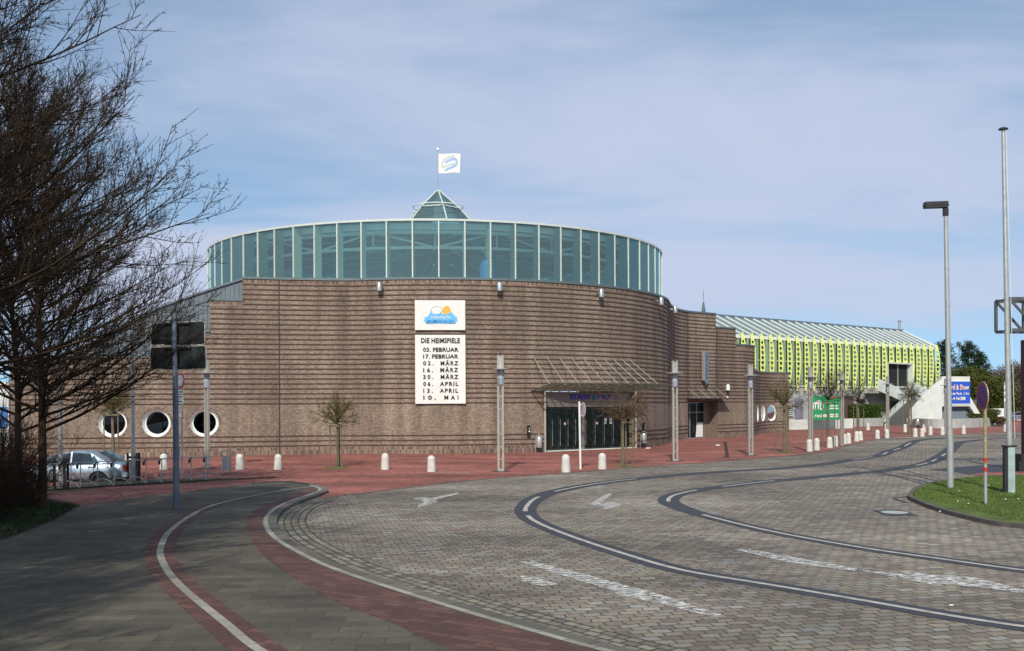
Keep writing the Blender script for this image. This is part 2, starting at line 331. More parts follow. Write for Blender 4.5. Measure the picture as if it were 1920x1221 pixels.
# ================================================================== SETTING: ground, road, pavements
def crom(P, n=8, closed=False):
    P = [Vector(p) for p in P]; out = []
    for i in range(len(P)-1):
        p0 = P[i-1] if i > 0 else P[0]*2-P[1]; p1 = P[i]; p2 = P[i+1]; p3 = P[i+2] if i+2 < len(P) else P[-1]*2-P[-2]
        for k in range(n):
            t = k/n; out.append(.5*((2*p1)+(p2-p0)*t+(2*p0-5*p1+4*p2-p3)*t*t+(3*p1-p0-3*p2+p3)*t**3))
    out.append(P[-1]); return out
def flatn(P):
    out = []
    for i, p in enumerate(P):
        t = P[min(i+1, len(P)-1)]-P[max(i-1, 0)]; t.z = 0; t.normalize(); out.append(Vector((t.y, -t.x, 0)))
    return out
def ribbon(mb, P, a, b, z=None, m=0, vrow=None, skirt=0):
    Nn = flatn(P); s = 0; n = len(P); A = []; B = []; U = [0]
    for i in range(n):
        aa = a[i] if isinstance(a, list) else a; bb = b[i] if isinstance(b, list) else b
        p = P[i]+Nn[i]*aa; q = P[i]+Nn[i]*bb
        if z is not None: p.z = z; q.z = z
        A.append(p); B.append(q)
        if i: U.append(U[-1]+(P[i]-P[i-1]).length)
    w = abs((b[0] if isinstance(b, list) else b)-(a[0] if isinstance(a, list) else a))
    fs = [(i, i+1, n+i+1, n+i) for i in range(n-1)]; uvs = [[(U[i], 0), (U[i+1], 0), (U[i+1], w), (U[i], w)] for i in range(n-1)]
    mb.add(A+B, fs, m, uvs)
    if skirt:
        C = [q-Vector((0, 0, skirt)) for q in B]; mb.add(B+C, fs, m, uvs)
    return A, B
def slab(mb, pts, z, thick=.3, m=0):
    mb.prism([Vector((p[0], p[1], z-thick)) for p in pts], (0, 0, thick), m)
g = MB(); g.add([(-1500, -60, -.32), (2500, -60, -.32), (2500, 3500, -.32), (-1500, 3500, -.32)], [(0, 1, 2, 3)]); tag(g.build('ground', M['ground']), kind='structure')
g = MB(); slab(g, [(-9, -15), (150, -15), (150, 112), (-9, 112)], 0); tag(g.build('road', M['cobble']), kind='structure')
edge = [(612, 933), (700, 922), (800, 910), (900, 899), (1000, 891.5), (1100, 884), (1250, 872), (1320, 867.5), (1440, 858), (1540, 848), (1600, 833), (1660, 821), (1720, 818), (1800, 815), (1920, 810)]
E = [G(*p) for p in edge]
g = MB(); slab(g, [tuple(p[:2]) for p in E]+[(100, 92), (130, 112), (130, 150), (-70, 150), (-70, 40.8), (-13.9, 40.8), (-13.9, 36.7), (-70, 36.7), (-70, 20), (-9, 20), (-6.6, 27)], .004); tag(g.build('plaza', M['redpave']), kind='structure')
g = MB(); ribbon(g, crom(E, 3), -.02, .13, .008); tag(g.build('plaza_edge_stone', pm('edge_stone_dark', (.1, .085, .075), .85, var=.2)), kind='structure')
# kerb line of the near pavement
Z1 = .08
K = [Vector((8, 3, Z1)), Vector((5.6, 5.6, Z1)), Vector((3.2, 8.4, Z1))]+[G(*p, Z1) for p in [(1133, 1220), (1040, 1195), (840, 1137), (640, 1072), (567, 1040), (513, 1007), (497, 980), (507, 960), (533, 944), (567, 932), (598, 920), (594, 914), (580, 910)]]
K = crom(K, 8)
back = [G(*p, Z1) for p in [(560, 905.5), (527, 903), (480, 906), (400, 915), (300, 927), (230, 935), (100, 950)]]
verge = [G(*p, Z1) for p in [(150, 948), (100, 977), (0, 1015), (-200, 1085)]]
poly = [tuple(p[:2]) for p in K]+[tuple(p[:2]) for p in back[:-2]]+[tuple(p[:2]) for p in verge]+[(-12, 6), (-14, -15), (8, -15)]
g = MB(); slab(g, poly, Z1, .38); tag(g.build('pavement', M['slab']), kind='structure')
g = MB(); slab(g, [tuple(p[:2]) for p in verge]+[(-12, 6), (-14, -15), (-60, -15), (-60, 33)]+[tuple(G(*p)[:2]) for p in [(0, 938), (100, 941)]], .09, .38); tag(g.build('verge', M['soil']), kind='structure')
kk = [p for p in K]
# kerb: pale stone, granite step, cobble gutter rows
g = MB(); ribbon(g, kk, -.05, .07, Z1+.006); tag(g.build('pale_edge_strip', M['pale']), kind='structure')
kk2 = kk+[Vector(p) for p in crom([kk[-1]]+back[:3], 5)[1:]]
g = MB(); ribbon(g, kk2, .07, .27, Z1+.003, skirt=.2); tag(g.build('kerb', M['kerb']), kind='structure')
kg = kk[:-22]; g = MB(); ribbon(g, kg, .27, .95, .006); tag(g.build('gutter', M['gutter']), kind='structure')
Bl = [Vector((7, 2.2, 0)), Vector((2.4, 7, 0))]+[G(*p, Z1) for p in [(853, 1220), (740, 1170), (640, 1133), (567, 1093), (500, 1047), (473, 1013), (462, 983), (467, 967), (493, 950), (563, 923)]]
Bl = crom(Bl, 6); M['slabred'] = brickmat('red_paving_slab_b', 'Object', .3, .15, [(0, (.095, .048, .041)), (.6, (.125, .06, .049)), (1, (.155, .08, .062))], (.06, .042, .032), .008, bump=.2, big=.25, rot=.6)
Kin = [p-n_*.08 for p, n_ in zip(kk[:-6], flatn(kk)[:-6])]
g = MB(); slab(g, [tuple(p[:2]) for p in Kin]+[tuple(p[:2]) for p in Bl[::-1]], Z1+.004, .02); tag(g.build('red_pavement_band', M['slabred']), kind='structure')
Cl = [Vector((.2, 6.5, 0)), Vector((-1.2, 8.6, 0))]+[G(*p, Z1) for p in [(487, 1221), (423, 1170), (353, 1113), (320, 1080), (304, 1053), (300, 1033), (308, 1010), (322, 993), (350, 972), (393, 950), (467, 932), (540, 919), (585, 913)]]
Cl = crom(Cl, 7); nC = len(Cl); wf = [max(.05, min(1, (nC-1-i)/34)) for i in range(nC)]
g = MB(); ribbon(g, Cl, [-.27*w for w in wf], [.27*w for w in wf], Z1+.006); tag(g.build('red_path_border', M['slabred']), kind='structure')
g = MB(); ribbon(g, Cl, -.065, .065, Z1+.011); tag(g.build('white_path_line', M['pale']), kind='structure')
# lane bands
B1 = [(2250, 1215), (2050, 1192), (1920, 1176), (1780, 1155), (1613, 1126), (1447, 1098), (1280, 1070), (1173, 1040), (1073, 1007), (1007, 980), (986, 962), (989, 948), (1006, 934), (1040, 922), (1107, 909), (1180, 899.5), (1255, 892.5), (1320, 887), (1400, 882), (1471, 878), (1555, 869), (1600, 862), (1650, 854), (1667, 847), (1692, 839), (1717, 827), (1751, 823), (1785, 821), (1920, 818)]
B2 = [(2250, 1105), (2050, 1083), (1920, 1070), (1780, 1051), (1613, 1027), (1447, 997), (1330, 969), (1278, 953), (1254, 941), (1260, 931), (1287, 923), (1330, 916), (1380, 910), (1440, 903), (1520, 896), (1613, 887), (1650, 884), (1717, 873), (1743, 867), (1763, 857), (1778, 847), (1795, 832), (1812, 828), (1852, 824), (1920, 821)]
def lane(px, wname, whites, far=.38):
    P = crom([G(*p) for p in px], 6); w = [.27+max(0, min(1, (p.y-24)/12))*(far-.27) for p in P]
    g = MB(); ribbon(g, P, [-x for x in w], w, .006); tag(g.build('asphalt_lane_band', M['asphalt']), kind='structure')
    g = MB()
    for a, b in whites:
        Q = P[int(a*6):int(b*6)+1]
        if len(Q) > 1: ribbon(g, Q, -.06, .06, .011)
    tag(g.build('white_lane_line', M['paint']), kind='structure')
lane(B1, 'a', [(0, 9.75), (10.2, 12.2), (13, 15.2), (21, 21.7), (22.3, 22.9), (23.4, 23.9), (24.3, 24.7)])
lane(B2, 'b', [(0, 6.2), (8.1, 10.5), (11.5, 13.2), (17, 17.9), (18.3, 18.8), (19.3, 19.7), (20.2, 20.5)])
# thin crack-filler strips in the cobbles
g = MB()
for q in [[(1600, 884), (1660, 890), (1720, 900), (1745, 908)], [(1640, 884), (1700, 889), (1760, 902), (1790, 900)], [(1440, 903), (1400, 900), (1370, 901), (1340, 905)], [(1715, 930), (1690, 933), (1677, 935), (1700, 943)]]:
    ribbon(g, crom([G(*p) for p in q], 5), -.07, .07, .005)
tag(g.build('joint_filler', M['asphalt']), kind='structure')
# worn painted arrows
def marks(name, polys):
    g = MB()
    for i_, p in enumerate(polys): g.add([G(*q, .008+.003*i_) for q in p], [tuple(range(len(p)))])
    tag(g.build(name, M['worn'], fixn=False), kind='structure')
marks('worn_arrow_marking', [[(973, 1053), (998, 1052), (1100, 1078), (1240, 1115), (1362, 1156), (1345, 1159), (1215, 1126), (1090, 1090)], [(1145, 1112), (1210, 1106), (1255, 1121), (1215, 1127)], [(975, 1079), (1003, 1082), (1048, 1096), (1015, 1099), (980, 1090)]])
marks('worn_arrow_marking', [[(1376, 1030), (1402, 1029), (1608, 1066), (1602, 1071), (1480, 1055)], [(1605, 1068), (1700, 1077), (1762, 1086), (1800, 1096), (1745, 1096), (1680, 1082)], [(1683, 1070), (1760, 1078), (1830, 1083), (1925, 1107), (1925, 1113), (1850, 1103), (1790, 1097), (1720, 1083)]])
marks('worn_arrow_marking', [[(1137, 925), (1149, 926), (1124, 944), (1150, 941), (1167, 947), (1130, 956), (1134, 950), (1106, 946)]])
marks('worn_arrow_marking', [[(772, 934), (800, 932), (806, 934), (861, 923), (858, 927), (815, 938), (820, 941), (783, 953), (785, 946), (797, 940)]])
# grass island right, dark and red patches behind it
isl = [(1714, 930), (1717, 921), (1730, 912), (1755, 905), (1785, 900), (1835, 894), (1920, 891)]; isl2 = [(2100, 1000), (1920, 982), (1863, 975), (1801, 961), (1762, 950), (1735, 940)]
IS = crom([G(*p, .1) for p in isl2[::1]]+[G(*p, .1) for p in isl], 5)
g = MB(); slab(g, [tuple(p[:2]) for p in IS]+[(26, 40), (30, 20)], .1, .12); tag(g.build('grass_island', M['grass']), kind='structure')
g = MB(); ribbon(g, IS, -.16, -.02, .105); ribbon(g, IS, -.16, -.14, .105, skirt=0)
A_, B_ = ribbon(g, IS, -.02, -.16, .106, skirt=.12); tag(g.build('island_kerb', pm('dark_kerb', (.1, .085, .075), .9, var=.25, bump=.3)), kind='structure')
g = MB(); g.add([G(*p, .006) for p in [(1738, 881), (1790, 876), (1850, 872), (1930, 868), (1930, 893), (1850, 893), (1812, 889), (1790, 885)]], [tuple(range(8))]); tag(g.build('dark_ground_patch', M['asphalt']), kind='structure')  # flat dark patch beyond the island, in the asphalt colour
g = MB(); g.add([G(*p, .011) for p in [(1815, 890), (1850, 886), (1930, 883), (1930, 899), (1850, 893)]], [tuple(range(5))]); tag(g.build('red_island_strip', M['redpave']), kind='structure')
g = MB(); g.add([G(*p, .006) for p in [(809, 884), (820, 882), (880, 885), (886, 889), (812, 888)]], [tuple(range(5))]); tag(g.build('pale_paving_patch', pm('patch', (.3, .14, .09), .9)), kind='structure')
# sunken parking strip the car stands on, grass under the rack
g = MB(); g.add([(-70, 36.7, -.25), (-13.9, 36.7, -.25), (-13.9, 40.8, -.25), (-70, 40.8, -.25)], [(0, 1, 2, 3)]); tag(g.build('parking_strip', M['asphalt']), kind='structure')
gs = [G(*p, .012) for p in [(85, 925), (200, 913), (300, 908), (400, 903), (520, 896), (400, 897), (300, 899), (200, 903), (85, 912)]]
g = MB(); g.add(gs, [tuple(range(9))]); tag(g.build('grass_strip', pm('dull_strip_grass', (.07, .065, .028), .95, var=.5, scale=4)), kind='structure')

# ================================================================== BRICK HALL
Cc = Vector((-5.35, 73.1)); RD = 16.7
pl = [(20, 54.2), (115, 54.4), (200, 54.6), (300, 54.8), (400, 55.3), (525, 56.2), (610, 56.65)]
wp = [at(px, 758, Y) for px, Y in pl]; wp = [Vector((p.x, p.y, 0)) for p in wp]
wp += [Vector((Cc.x+RD*math.sin(R(a)), Cc.y-RD*math.cos(R(a)), 0)) for a in [-12, -4, 4, 12, 20, 28, 36, 44, 52, 60, 66, 71, 75.5]]
pr = [(1259, 72.6), (1270, 75.4), (1288, 77.3), (1312, 78.5), (1343, 79.8), (1380, 81.6), (1405, 83), (1415, 84.3), (1419, 87), (1427, 90.2), (1439, 92), (1455, 92.9), (1479, 93.6)]
wp += [Vector((at(px, 758, Y).x, Y, 0)) for px, Y in pr]
WC = crom(wp, 14); WS = [0]
for i in range(1, len(WC)): WS.append(WS[-1]+(WC[i]-WC[i-1]).length)
WS = np.array(WS); WX = np.array([p.x for p in WC]); WY = np.array([p.y for p in WC])
def Wp(s, off=0, z=0):
    x = float(np.interp(s, WS, WX)); y = float(np.interp(s, WS, WY)); e = .15
    tx = float(np.interp(s+e, WS, WX)-np.interp(s-e, WS, WX)); ty = float(np.interp(s+e, WS, WY)-np.interp(s-e, WS, WY)); l = math.hypot(tx, ty)
    return Vector((x+ty/l*off, y-tx/l*off, z))
def s_px(px):
    u = (px-960)/F; d_ = WX/WY-u; i = np.where((d_[:-1] < 0) & (d_[1:] >= 0))[0]; i = int(i[0]); f = -d_[i]/(d_[i+1]-d_[i]); return float(WS[i]+f*(WS[i+1]-WS[i]))
def wang(s):
    a = Wp(s-.3); b = Wp(s+.3); return math.atan2(b.y-a.y, b.x-a.x)
S_END = float(WS[-1])
secs = [(0, s_px(285), 5.5), (s_px(285), s_px(395), 6.95), (s_px(395), s_px(456), 8.7), (s_px(456), s_px(1343), 9.95), (s_px(1343), s_px(1380), 8.9), (s_px(1380), s_px(1415.5), 7.6), (s_px(1415.5), S_END, 5.6)]
def Htop(s):
    for a, b, h in secs:
        if a <= s < b: return h
    return secs[-1][2]
e0, e1 = s_px(1022), s_px(1191); f0, f1 = s_px(1290), s_px(1346)
rects = [(e0, e1, 0, 3.55), (f0, f1, 0, 3.0)]
circ = [(s_px(p), 1.86) for p in (211, 293, 383)]+[(s_px(p), 1.9) for p in (1420.5, 1430, 1446)]
RC = .78; CW = .98
grid = sorted(set([0, S_END]+[x for a, b, h in secs for x in (a, b)]+[e0, e1, f0, f1]+[c+k for c, _ in circ for k in (-CW, CW)]+list(np.arange(0, S_END, .35))))
g2 = []; hard = set([x for a, b, h in secs for x in (a, b)]+[e0, e1, f0, f1]+[c+k for c, _ in circ for k in (-CW, CW)])
for x in grid:
    if g2 and x-g2[-1] < .04:
        if x in hard: g2[-1] = x
        continue
    g2.append(x)
grid = g2
wall = MB(); LED = .032
def q4(s0, s1, z0, z1, off=0, m=0):
    wall.add([Wp(s0, off, z0), Wp(s1, off, z0), Wp(s1, off, z1), Wp(s0, off, z1)], [(0, 1, 2, 3)], m, [[(s0, z0), (s1, z0), (s1, z1), (s0, z1)]])
def inrect(s, z0, z1): return any(a-.01 < s < b+.01 and z0 < d_-.01 and z1 > c+.01 for a, b, c, d_ in rects)
def incirc(s): return any(abs(s-c) < CW-.01 for c, _ in circ)
ledz = [.48, .75, 1.03]+[2.87+.2785*i for i in range(25)]
for i in range(len(grid)-1):
    a, b = grid[i], grid[i+1]; mid = (a+b)/2; H = Htop(mid)
    zs = sorted(set([0, .42, 1.04, 2.75, 3.0, 3.55, H-.26, H]))
    for z0, z1 in zip(zs, zs[1:]):
        if inrect(mid, z0, z1) or (abs(z0-1.04) < .01 and incirc(mid)): continue
        q4(a, b, z0, z1, 0, 2 if (z1 <= .43 or z0 >= H-.27) else 0)
    for z in ledz:
        if z+.1 > H-.26 or inrect(mid, z, z+.08): continue
        h = .062
        v0 = [Wp(a, 0, z), Wp(b, 0, z), Wp(a, LED, z), Wp(b, LED, z), Wp(a, LED, z+h), Wp(b, LED, z+h), Wp(a, 0, z+h), Wp(b, 0, z+h)]
        uvb = [[(a, z+.02), (b, z+.02), (b, z+.03), (a, z+.03)], [(a, z+.0), (b, z+.0), (b, z+.083), (a, z+.083)], [(a, z+.02), (b, z+.02), (b, z+.03), (a, z+.03)]]
        wall.add(v0, [(0, 1, 3, 2), (2, 3, 5, 4), (4, 5, 7, 6)], 1, uvb)
    # inner leaf and top
    wall.add([Wp(a, -.35, 0), Wp(b, -.35, 0), Wp(b, -.35, H), Wp(a, -.35, H)], [(0, 1, 2, 3)], 0) if not inrect(mid, 0, 3) else wall.add([Wp(a, -.35, 3.55), Wp(b, -.35, 3.55), Wp(b, -.35, H), Wp(a, -.35, H)], [(0, 1, 2, 3)], 0)
    wall.add([Wp(a, 0, H), Wp(b, 0, H), Wp(b, -.35, H), Wp(a, -.35, H)], [(0, 1, 2, 3)], 0)
for (a, b, h), (a2, b2, h2) in zip(secs, secs[1:]):
    lo, hi = min(h, h2), max(h, h2); wall.add([Wp(b, 0, lo), Wp(b, -.35, lo), Wp(b, -.35, hi), Wp(b, 0, hi)], [(0, 1, 2, 3)], 0, [[(0, lo), (.35, lo), (.35, hi), (0, hi)]])
for sE in (0, S_END): wall.add([Wp(sE, 0, 0), Wp(sE, -.35, 0), Wp(sE, -.35, 5.6), Wp(sE, 0, 5.6)], [(0, 1, 2, 3)], 0, [[(0, 0), (.35, 0), (.35, 5.6), (0, 5.6)]])
# reveals of the openings, cells round the portholes
for a, b, c, d_ in rects:
    for s in (a, b): wall.add([Wp(s, 0, c), Wp(s, -.75 if s < f0-.1 else -1.3, c), Wp(s, -.75 if s < f0-.1 else -1.3, d_), Wp(s, 0, d_)], [(0, 1, 2, 3)], 0, [[(0, c), (1, c), (1, d_), (0, d_)]])
for c, zc in circ:
    n = 32; outer = []; inner = []; z0, z1 = 1.04, 2.75
    for k in range(n):
        t = 2*math.pi*k/n+math.pi/4; cx, cz = math.cos(t), math.sin(t); mxx = max(abs(cx), abs(cz)); ox, oz = cx/mxx*CW, cz/mxx
        oz = zc+(oz*(z1-zc) if oz > 0 else oz*(zc-z0)); outer.append((c+ox, oz)); inner.append((c+cx*RC, zc+cz*RC))
    vs = [Wp(s, 0, z) for s, z in outer]+[Wp(s, 0, z) for s, z in inner]
    wall.add(vs, [(k, (k+1) % n, n+(k+1) % n, n+k) for k in range(n)], 0, [[outer[k], outer[(k+1) % n], inner[(k+1) % n], inner[k]] for k in range(n)])
hall = thing('brick_sports_hall', 'round brown brick sports hall with a glazed drum and glass lantern on its roof', 'sports hall', (0, 0, 0))
wall.build('wall', [M['brick'], M['brick_dark'], M['soldier']], hall, fixn=False)
cop = MB()
for a, b, h in secs:
    n = max(2, int((b-a)/.4)); P = [Wp(a+(b-a)*i/n, 0, h) for i in range(n+1)]; Q = [Wp(a+(b-a)*i/n, .06, h) for i in range(n+1)]; I = [Wp(a+(b-a)*i/n, -.42, h) for i in range(n+1)]
    up = Vector((0, 0, .07)); lo = Vector((0, 0, -.06)); m_ = n+1
    cop.add([p+lo for p in Q]+[p+up for p in Q]+[p+up for p in I]+[p+lo for p in I], [(r*m_+i, r*m_+i+1, (r+1)*m_+i+1, (r+1)*m_+i) for r in range(3) for i in range(n)]+[(0, m_, 2*m_, 3*m_), (n, m_+n, 2*m_+n, 3*m_+n)], 0)
cop.build('coping', M['coping'], hall)
for c, zc in circ:
    mb = MB(); n = 32; RD_ = .24 if c < 40 and c < s_px(900) else .1
    def ring(s_r0, s_r1, off0, off1, m):
        vs = [Wp(c+math.cos(2*math.pi*k/n)*s_r0, off0, zc+math.sin(2*math.pi*k/n)*s_r0) for k in range(n)]+[Wp(c+math.cos(2*math.pi*k/n)*s_r1, off1, zc+math.sin(2*math.pi*k/n)*s_r1) for k in range(n)]
        mb.add(vs, [(k, (k+1) % n, n+(k+1) % n, n+k) for k in range(n)], m, [[(k*.153, 0), (k*.153+.153, 0), (k*.153+.153, .13), (k*.153, .13)] for _ in range(1) for k in range(n)])
    ring(RC+.12, RC, .012, .012, 1); ring(RC+.12, RC+.12, .012, 0, 1); ring(RC, RC, .012, -.02, 0); ring(RC-.005, .67, -.0, -RD_, 0); ring(.67, .61, -RD_, -RD_, 0)
    w = mb.build('round_window', [M['white'], M['soldier']], hall, fixn=False)
    mb = MB(); mb.add([Wp(c+math.cos(2*math.pi*k/n)*.62, -RD_-.01, zc+math.sin(2*math.pi*k/n)*.62) for k in range(n)], [tuple(range(n))]); mb.build('pane', M['winglass'], w)
    mb = MB(); mb.add([Wp(c+math.cos(2*math.pi*k/n)*.64, -RD_-.03, zc+math.sin(2*math.pi*k/n)*.64) for k in range(n)], [tuple(range(n))]); mb.build('room_shade_disc', M['indark'], w)  # near-black disc behind the pane stands for the shade of the room
# expansion joints and down-pipes
for px in (524, 1290, 1344.5):
    s = s_px(px); z0 = 0 if px == 524 else 3.1; mb = MB(); mb.bar(Wp(s, .02, z0), Wp(s, .02, Htop(s-.1)-.05), .05, .06); mb.build('expansion_joint', M['dark'], hall)
# roof decks
mb = MB(); mb.lathe([(0.1, 9.7), (16.55, 9.7)], 64, (Cc.x, Cc.y, 0), cap=False); mb.build('drum_floor', M['conwhite'], hall)
low = [Wp(s, -.34, 5.3) for s in np.arange(0, S_END, 1.2)]; mb = MB(); mb.add([Vector((p.x, p.y, 5.25)) for p in low]+[Vector((27, 118, 5.25)), Vector((-28, 118, 5.25))], [tuple(range(len(low)+2))]); mb.build('low_roof', M['roofmem'], hall)
for (a, b, h) in (secs[4], secs[5]):
    mb = MB(); n = 6; P = [Wp(a+(b-a)*i/n, -.34, h-.2) for i in range(n+1)]; mb.add(P+[P[-1]+Vector((-3, 7, 0)), P[0]+Vector((-3, 7, 0))], [tuple(range(n+3))]); mb.build('side_roof', M['roofmem'], hall)
# zinc-clad volume stepping up behind the left wall
zn = MB(); a, b = s_px(165), s_px(457); n = 34
def ztop(s):
    return float(np.interp(s, [a, s_px(300), s_px(390), b], [6.2, 8.3, 9.25, 9.93]))
for i in range(n):
    s0, s1 = a+(b-a)*i/n, a+(b-a)*(i+1)/n
    zn.add([Wp(s0, -.36, 5.2), Wp(s1, -.36, 5.2), Wp(s1, -.36, ztop(s1)), Wp(s0, -.36, ztop(s0))], [(0, 1, 2, 3)])
    zn.bar(Wp(s0, -.34, 5.2), Wp(s0, -.34, ztop(s0)), .03, .05)
    w0, w1 = Wp(s0, -.30, ztop(s0)), Wp(s1, -.30, ztop(s1)); bk = Vector((2, 14, 0))
    zn.add([w0, w1, w1+bk, w0+bk], [(0, 1, 2, 3)])
    zn.bar(w0, w1, .12, .1)
zn.build('zinc_cladding', M['zinc'], hall, fixn=False)
# ---- glazed drum
RG = 16.2; NM = 68; th0 = (math.asin((at(824, 760, 56.9).x-Cc.x)/RG))
def dp(th, r, z): return Vector((Cc.x+r*math.sin(th), Cc.y-r*math.cos(th), z))
drum = MB()
for k in range(NM):
    t0, t1 = th0+2*math.pi*k/NM, th0+2*math.pi*(k+1)/NM
    j_ = [random.uniform(-.012, .012) for _ in range(3)]; drum.add([dp(t0, RG+j_[0], 10.0), dp(t1, RG-j_[0], 10.0), dp(t1, RG+j_[1], 13.3), dp(t0, RG+j_[2], 13.3)], [(0, 1, 2, 3)])
drum = drum.build('glass_drum', M['drumglass'], hall, fixn=False)
def ringband(mb, r0, r1, z0, z1, n=68, m=0):
    mb.lathe([(r0, z0), (r1, z0), (r1, z1), (r0, z1), (r0, z0)], n, (Cc.x, Cc.y, 0), m, cap=False)
mb = MB(); ringband(mb, RG-.12, RG+.07, 13.31, 13.43); mb.build('rim', M['frame'], drum)
mb = MB(); ringband(mb, RG-.12, RG+.12, 9.9, 10.06); mb.build('sill', M['frame'], drum)
mb = MB(); ringband(mb, 15.45, 15.55, 12.95, 13.3); mb.build('inner_fascia', M['white'], drum)
mull = MB(); mull.box((-.036, -.06, 10.0), (.036, .03, 13.3)); mull.box((-.04, .06, 10.0), (.04, .68, 13.28))
m0 = mull.build('mullion', M['frame'], drum)
for k in range(NM):
    th = th0+2*math.pi*k/NM; o = m0 if k == 0 else m0.copy()
    if k: COL.objects.link(o); o.parent = drum
    o.location = (Cc.x+RG*math.sin(th), Cc.y-RG*math.cos(th), 0); o.rotation_euler = (0, 0, th)
# ring truss and tanks inside
tr = MB()
for r, z, w in ((14.2, 13.05, .1), (14.2, 12.1, .09), (15.0, 12.85, .08)):
    tr.tube([dp(2*math.pi*k/72, r, z) for k in range(72)], w, 6, closed=True)
for k in range(24):
    t = 2*math.pi*k/24+.06; t2 = 2*math.pi*(k+1)/24+.06; tr.tube([dp(t, 14.2, 13.05), dp(t, 14.2, 12.1)], .055, 5)
    tr.tube([dp(t, 14.2, 13.05 if k % 2 else 12.1), dp(t2, 14.2, 12.1 if k % 2 else 13.05)], .065, 5)
for k in range(12):
    t = 2*math.pi*k/12+.2; tr.tube([dp(t, 2.5, 14.6), dp(t, 14.2, 13.05)], .07, 6); tr.tube([dp(t, 2.5, 13.4), dp(t, 14.2, 12.1)], .05, 6)
tr.build('roof_truss', M['white'], drum)
for px, Y in ((561, 63), (913, 60), (1181, 68)):
    p = at(px, 500, Y); mb = MB(); k_ = Y/60
    mb.lathe([(.44, 9.7), (.44, 11.1), (.38, 11.4), (.16, 11.62)], 16, (p.x, p.y, 0)); t = mb.build('tank', M['tankblue'], drum, smooth=True, auto=40)
    mb = MB(); mb.tube([(p.x, p.y, 11.6), (p.x, p.y, 12.9)], .1, 8); mb.tube([(p.x-.1+.16*math.cos(a_*.7), p.y-.05, 12.1+.16*math.sin(a_*.7)) for a_ in range(9)], .05, 6, closed=True); mb.build('vent_pipe', M['white'], drum)
mb = MB(); mb.lathe([(14.4, 13.72), (2.4, 16.05)], 68, (Cc.x, Cc.y, 0), cap=False); mb.build('drum_roof', M['roofmem'], hall)
mb = MB(); mb.lathe([(16.25, 13.36), (14.4, 13.72)], 68, (Cc.x, Cc.y, 0), cap=False); mb.build('roof_light_ring', M['drumglass'], hall, fixn=False)
mb = MB(); mb.lathe([(14.4, 13.6), (2.4, 15.95)], 68, (Cc.x, Cc.y, 0), cap=False); mb.build('drum_ceiling', M['interior'], hall)
# lantern
lz = [(2.65, 15.95), (1.6, 17.12), (.06, 18.5)]; rib = [R(17.4+60*k) for k in range(6)]
mb = MB()
for k in range(6):
    t0, t1 = rib[k], rib[(k+1) % 6]
    for (r0, z0), (r1, z1) in zip(lz, lz[1:]): mb.add([dp(t0, r0, z0), dp(t1, r0, z0), dp(t1, r1, z1), dp(t0, r1, z1)], [(0, 1, 2, 3)])
lan = mb.build('lantern', M['lanternglass'], hall, fixn=False)
mb = MB()
for t in rib:
    mb.tube([dp(t, r+.03, z+.02) for r, z in lz], .045, 6)
for i in (0, 1):
    for k in range(6): mb.tube([dp(rib[k], lz[i][0]+.03, lz[i][1]+.02), dp(rib[(k+1) % 6], lz[i][0]+.03, lz[i][1]+.02)], .05, 6)
mb.build('lantern_frame', M['frame'], lan)
mb = MB(); mb.tube([dp(2*math.pi*k/32, 1.83, 17.28) for k in range(32)], .035, 6, closed=True)
for t in rib: mb.tube([dp(t, 1.5, 17.25), dp(t, 1.83, 17.28)], .025, 5)
mb.build('hoop', M['white'], lan)
mb = MB(); mb.tube([dp(0, 0, 15.2), dp(0, 0, 18.4)], .05, 6)
for k in range(6): mb.tube([dp(rib[k]+.5, 2.1, 16.1), dp(0, 0, 17.9)], .03, 5)
mb.build('lantern_core', M['steel'], lan)
# flagpole and flag
fp = thing('flagpole', 'thin flagpole with a white ball top and white flag rising from the glass lantern', 'flagpole', (Cc.x, Cc.y, 18.4))
mb = MB(); mb.tube([(0, 0, 0), (0, 0, 3.05)], .035, 8); mb.lathe([(.12, 0), (.12, .12), (.05, .2)], 12); mb.build('pole', M['steel'], fp)
mb = MB(); mb.lathe([(.01, 2.98), (.09, 3.03), (.12, 3.12), (.09, 3.22), (.01, 3.26)], 12); mb.build('ball', M['white'], fp, smooth=True)
mb = MB(); nx, nz_ = 14, 8
def fl(i, j, o=0): x = .04+1.62*i/nx; return (x-.06*(j/nz_-1)*-1*(i/nx)*1.2, .09*math.sin(i*.55+j*.1)*(i/nx)+o, 1.4+1.42*j/nz_-.02*math.sin(i*.4))
for o in (0, .012): mb.add([fl(i, j, o) for i in range(nx+1) for j in range(nz_+1)], [(i*(nz_+1)+j, (i+1)*(nz_+1)+j, (i+1)*(nz_+1)+j+1, i*(nz_+1)+j+1) for i in range(nx) for j in range(nz_)])
flag = mb.build('flag', M['banner'], fp, smooth=True)
def arcs(pts, w, mat, nm):
    P = crom([Vector((x, -.0, z)) for x, z in pts], 6); mb = MB(); n = len(P); A = []; B = []
    for i, p in enumerate(P):
        t = (P[min(i+1, n-1)]-P[max(i-1, 0)]).normalized(); nn = Vector((-t.z, 0, t.x)); yo = .09*math.sin((p.x-.04)/1.62*nx*.55+(p.z-1.4)/1.42*.8)*((p.x-.04)/1.62)-.012
        A.append(p+nn*w+Vector((0, yo, 0))); B.append(p-nn*w+Vector((0, yo, 0)))
    mb.add(A+B, [(i, i+1, n+i+1, n+i) for i in range(n-1)]); mb.build(nm, mat, flag)
def fpx(x, y): return ((x-597)/7.63/1867*73.1, 1.4+(500-y)/7.63/1867*73.1)
arcs([fpx(*q) for q in [(830, 255), (740, 285), (680, 320), (652, 370), (672, 412), (730, 402), (800, 372), (825, 360)]], .085, M['fadegrey'], 'emblem')
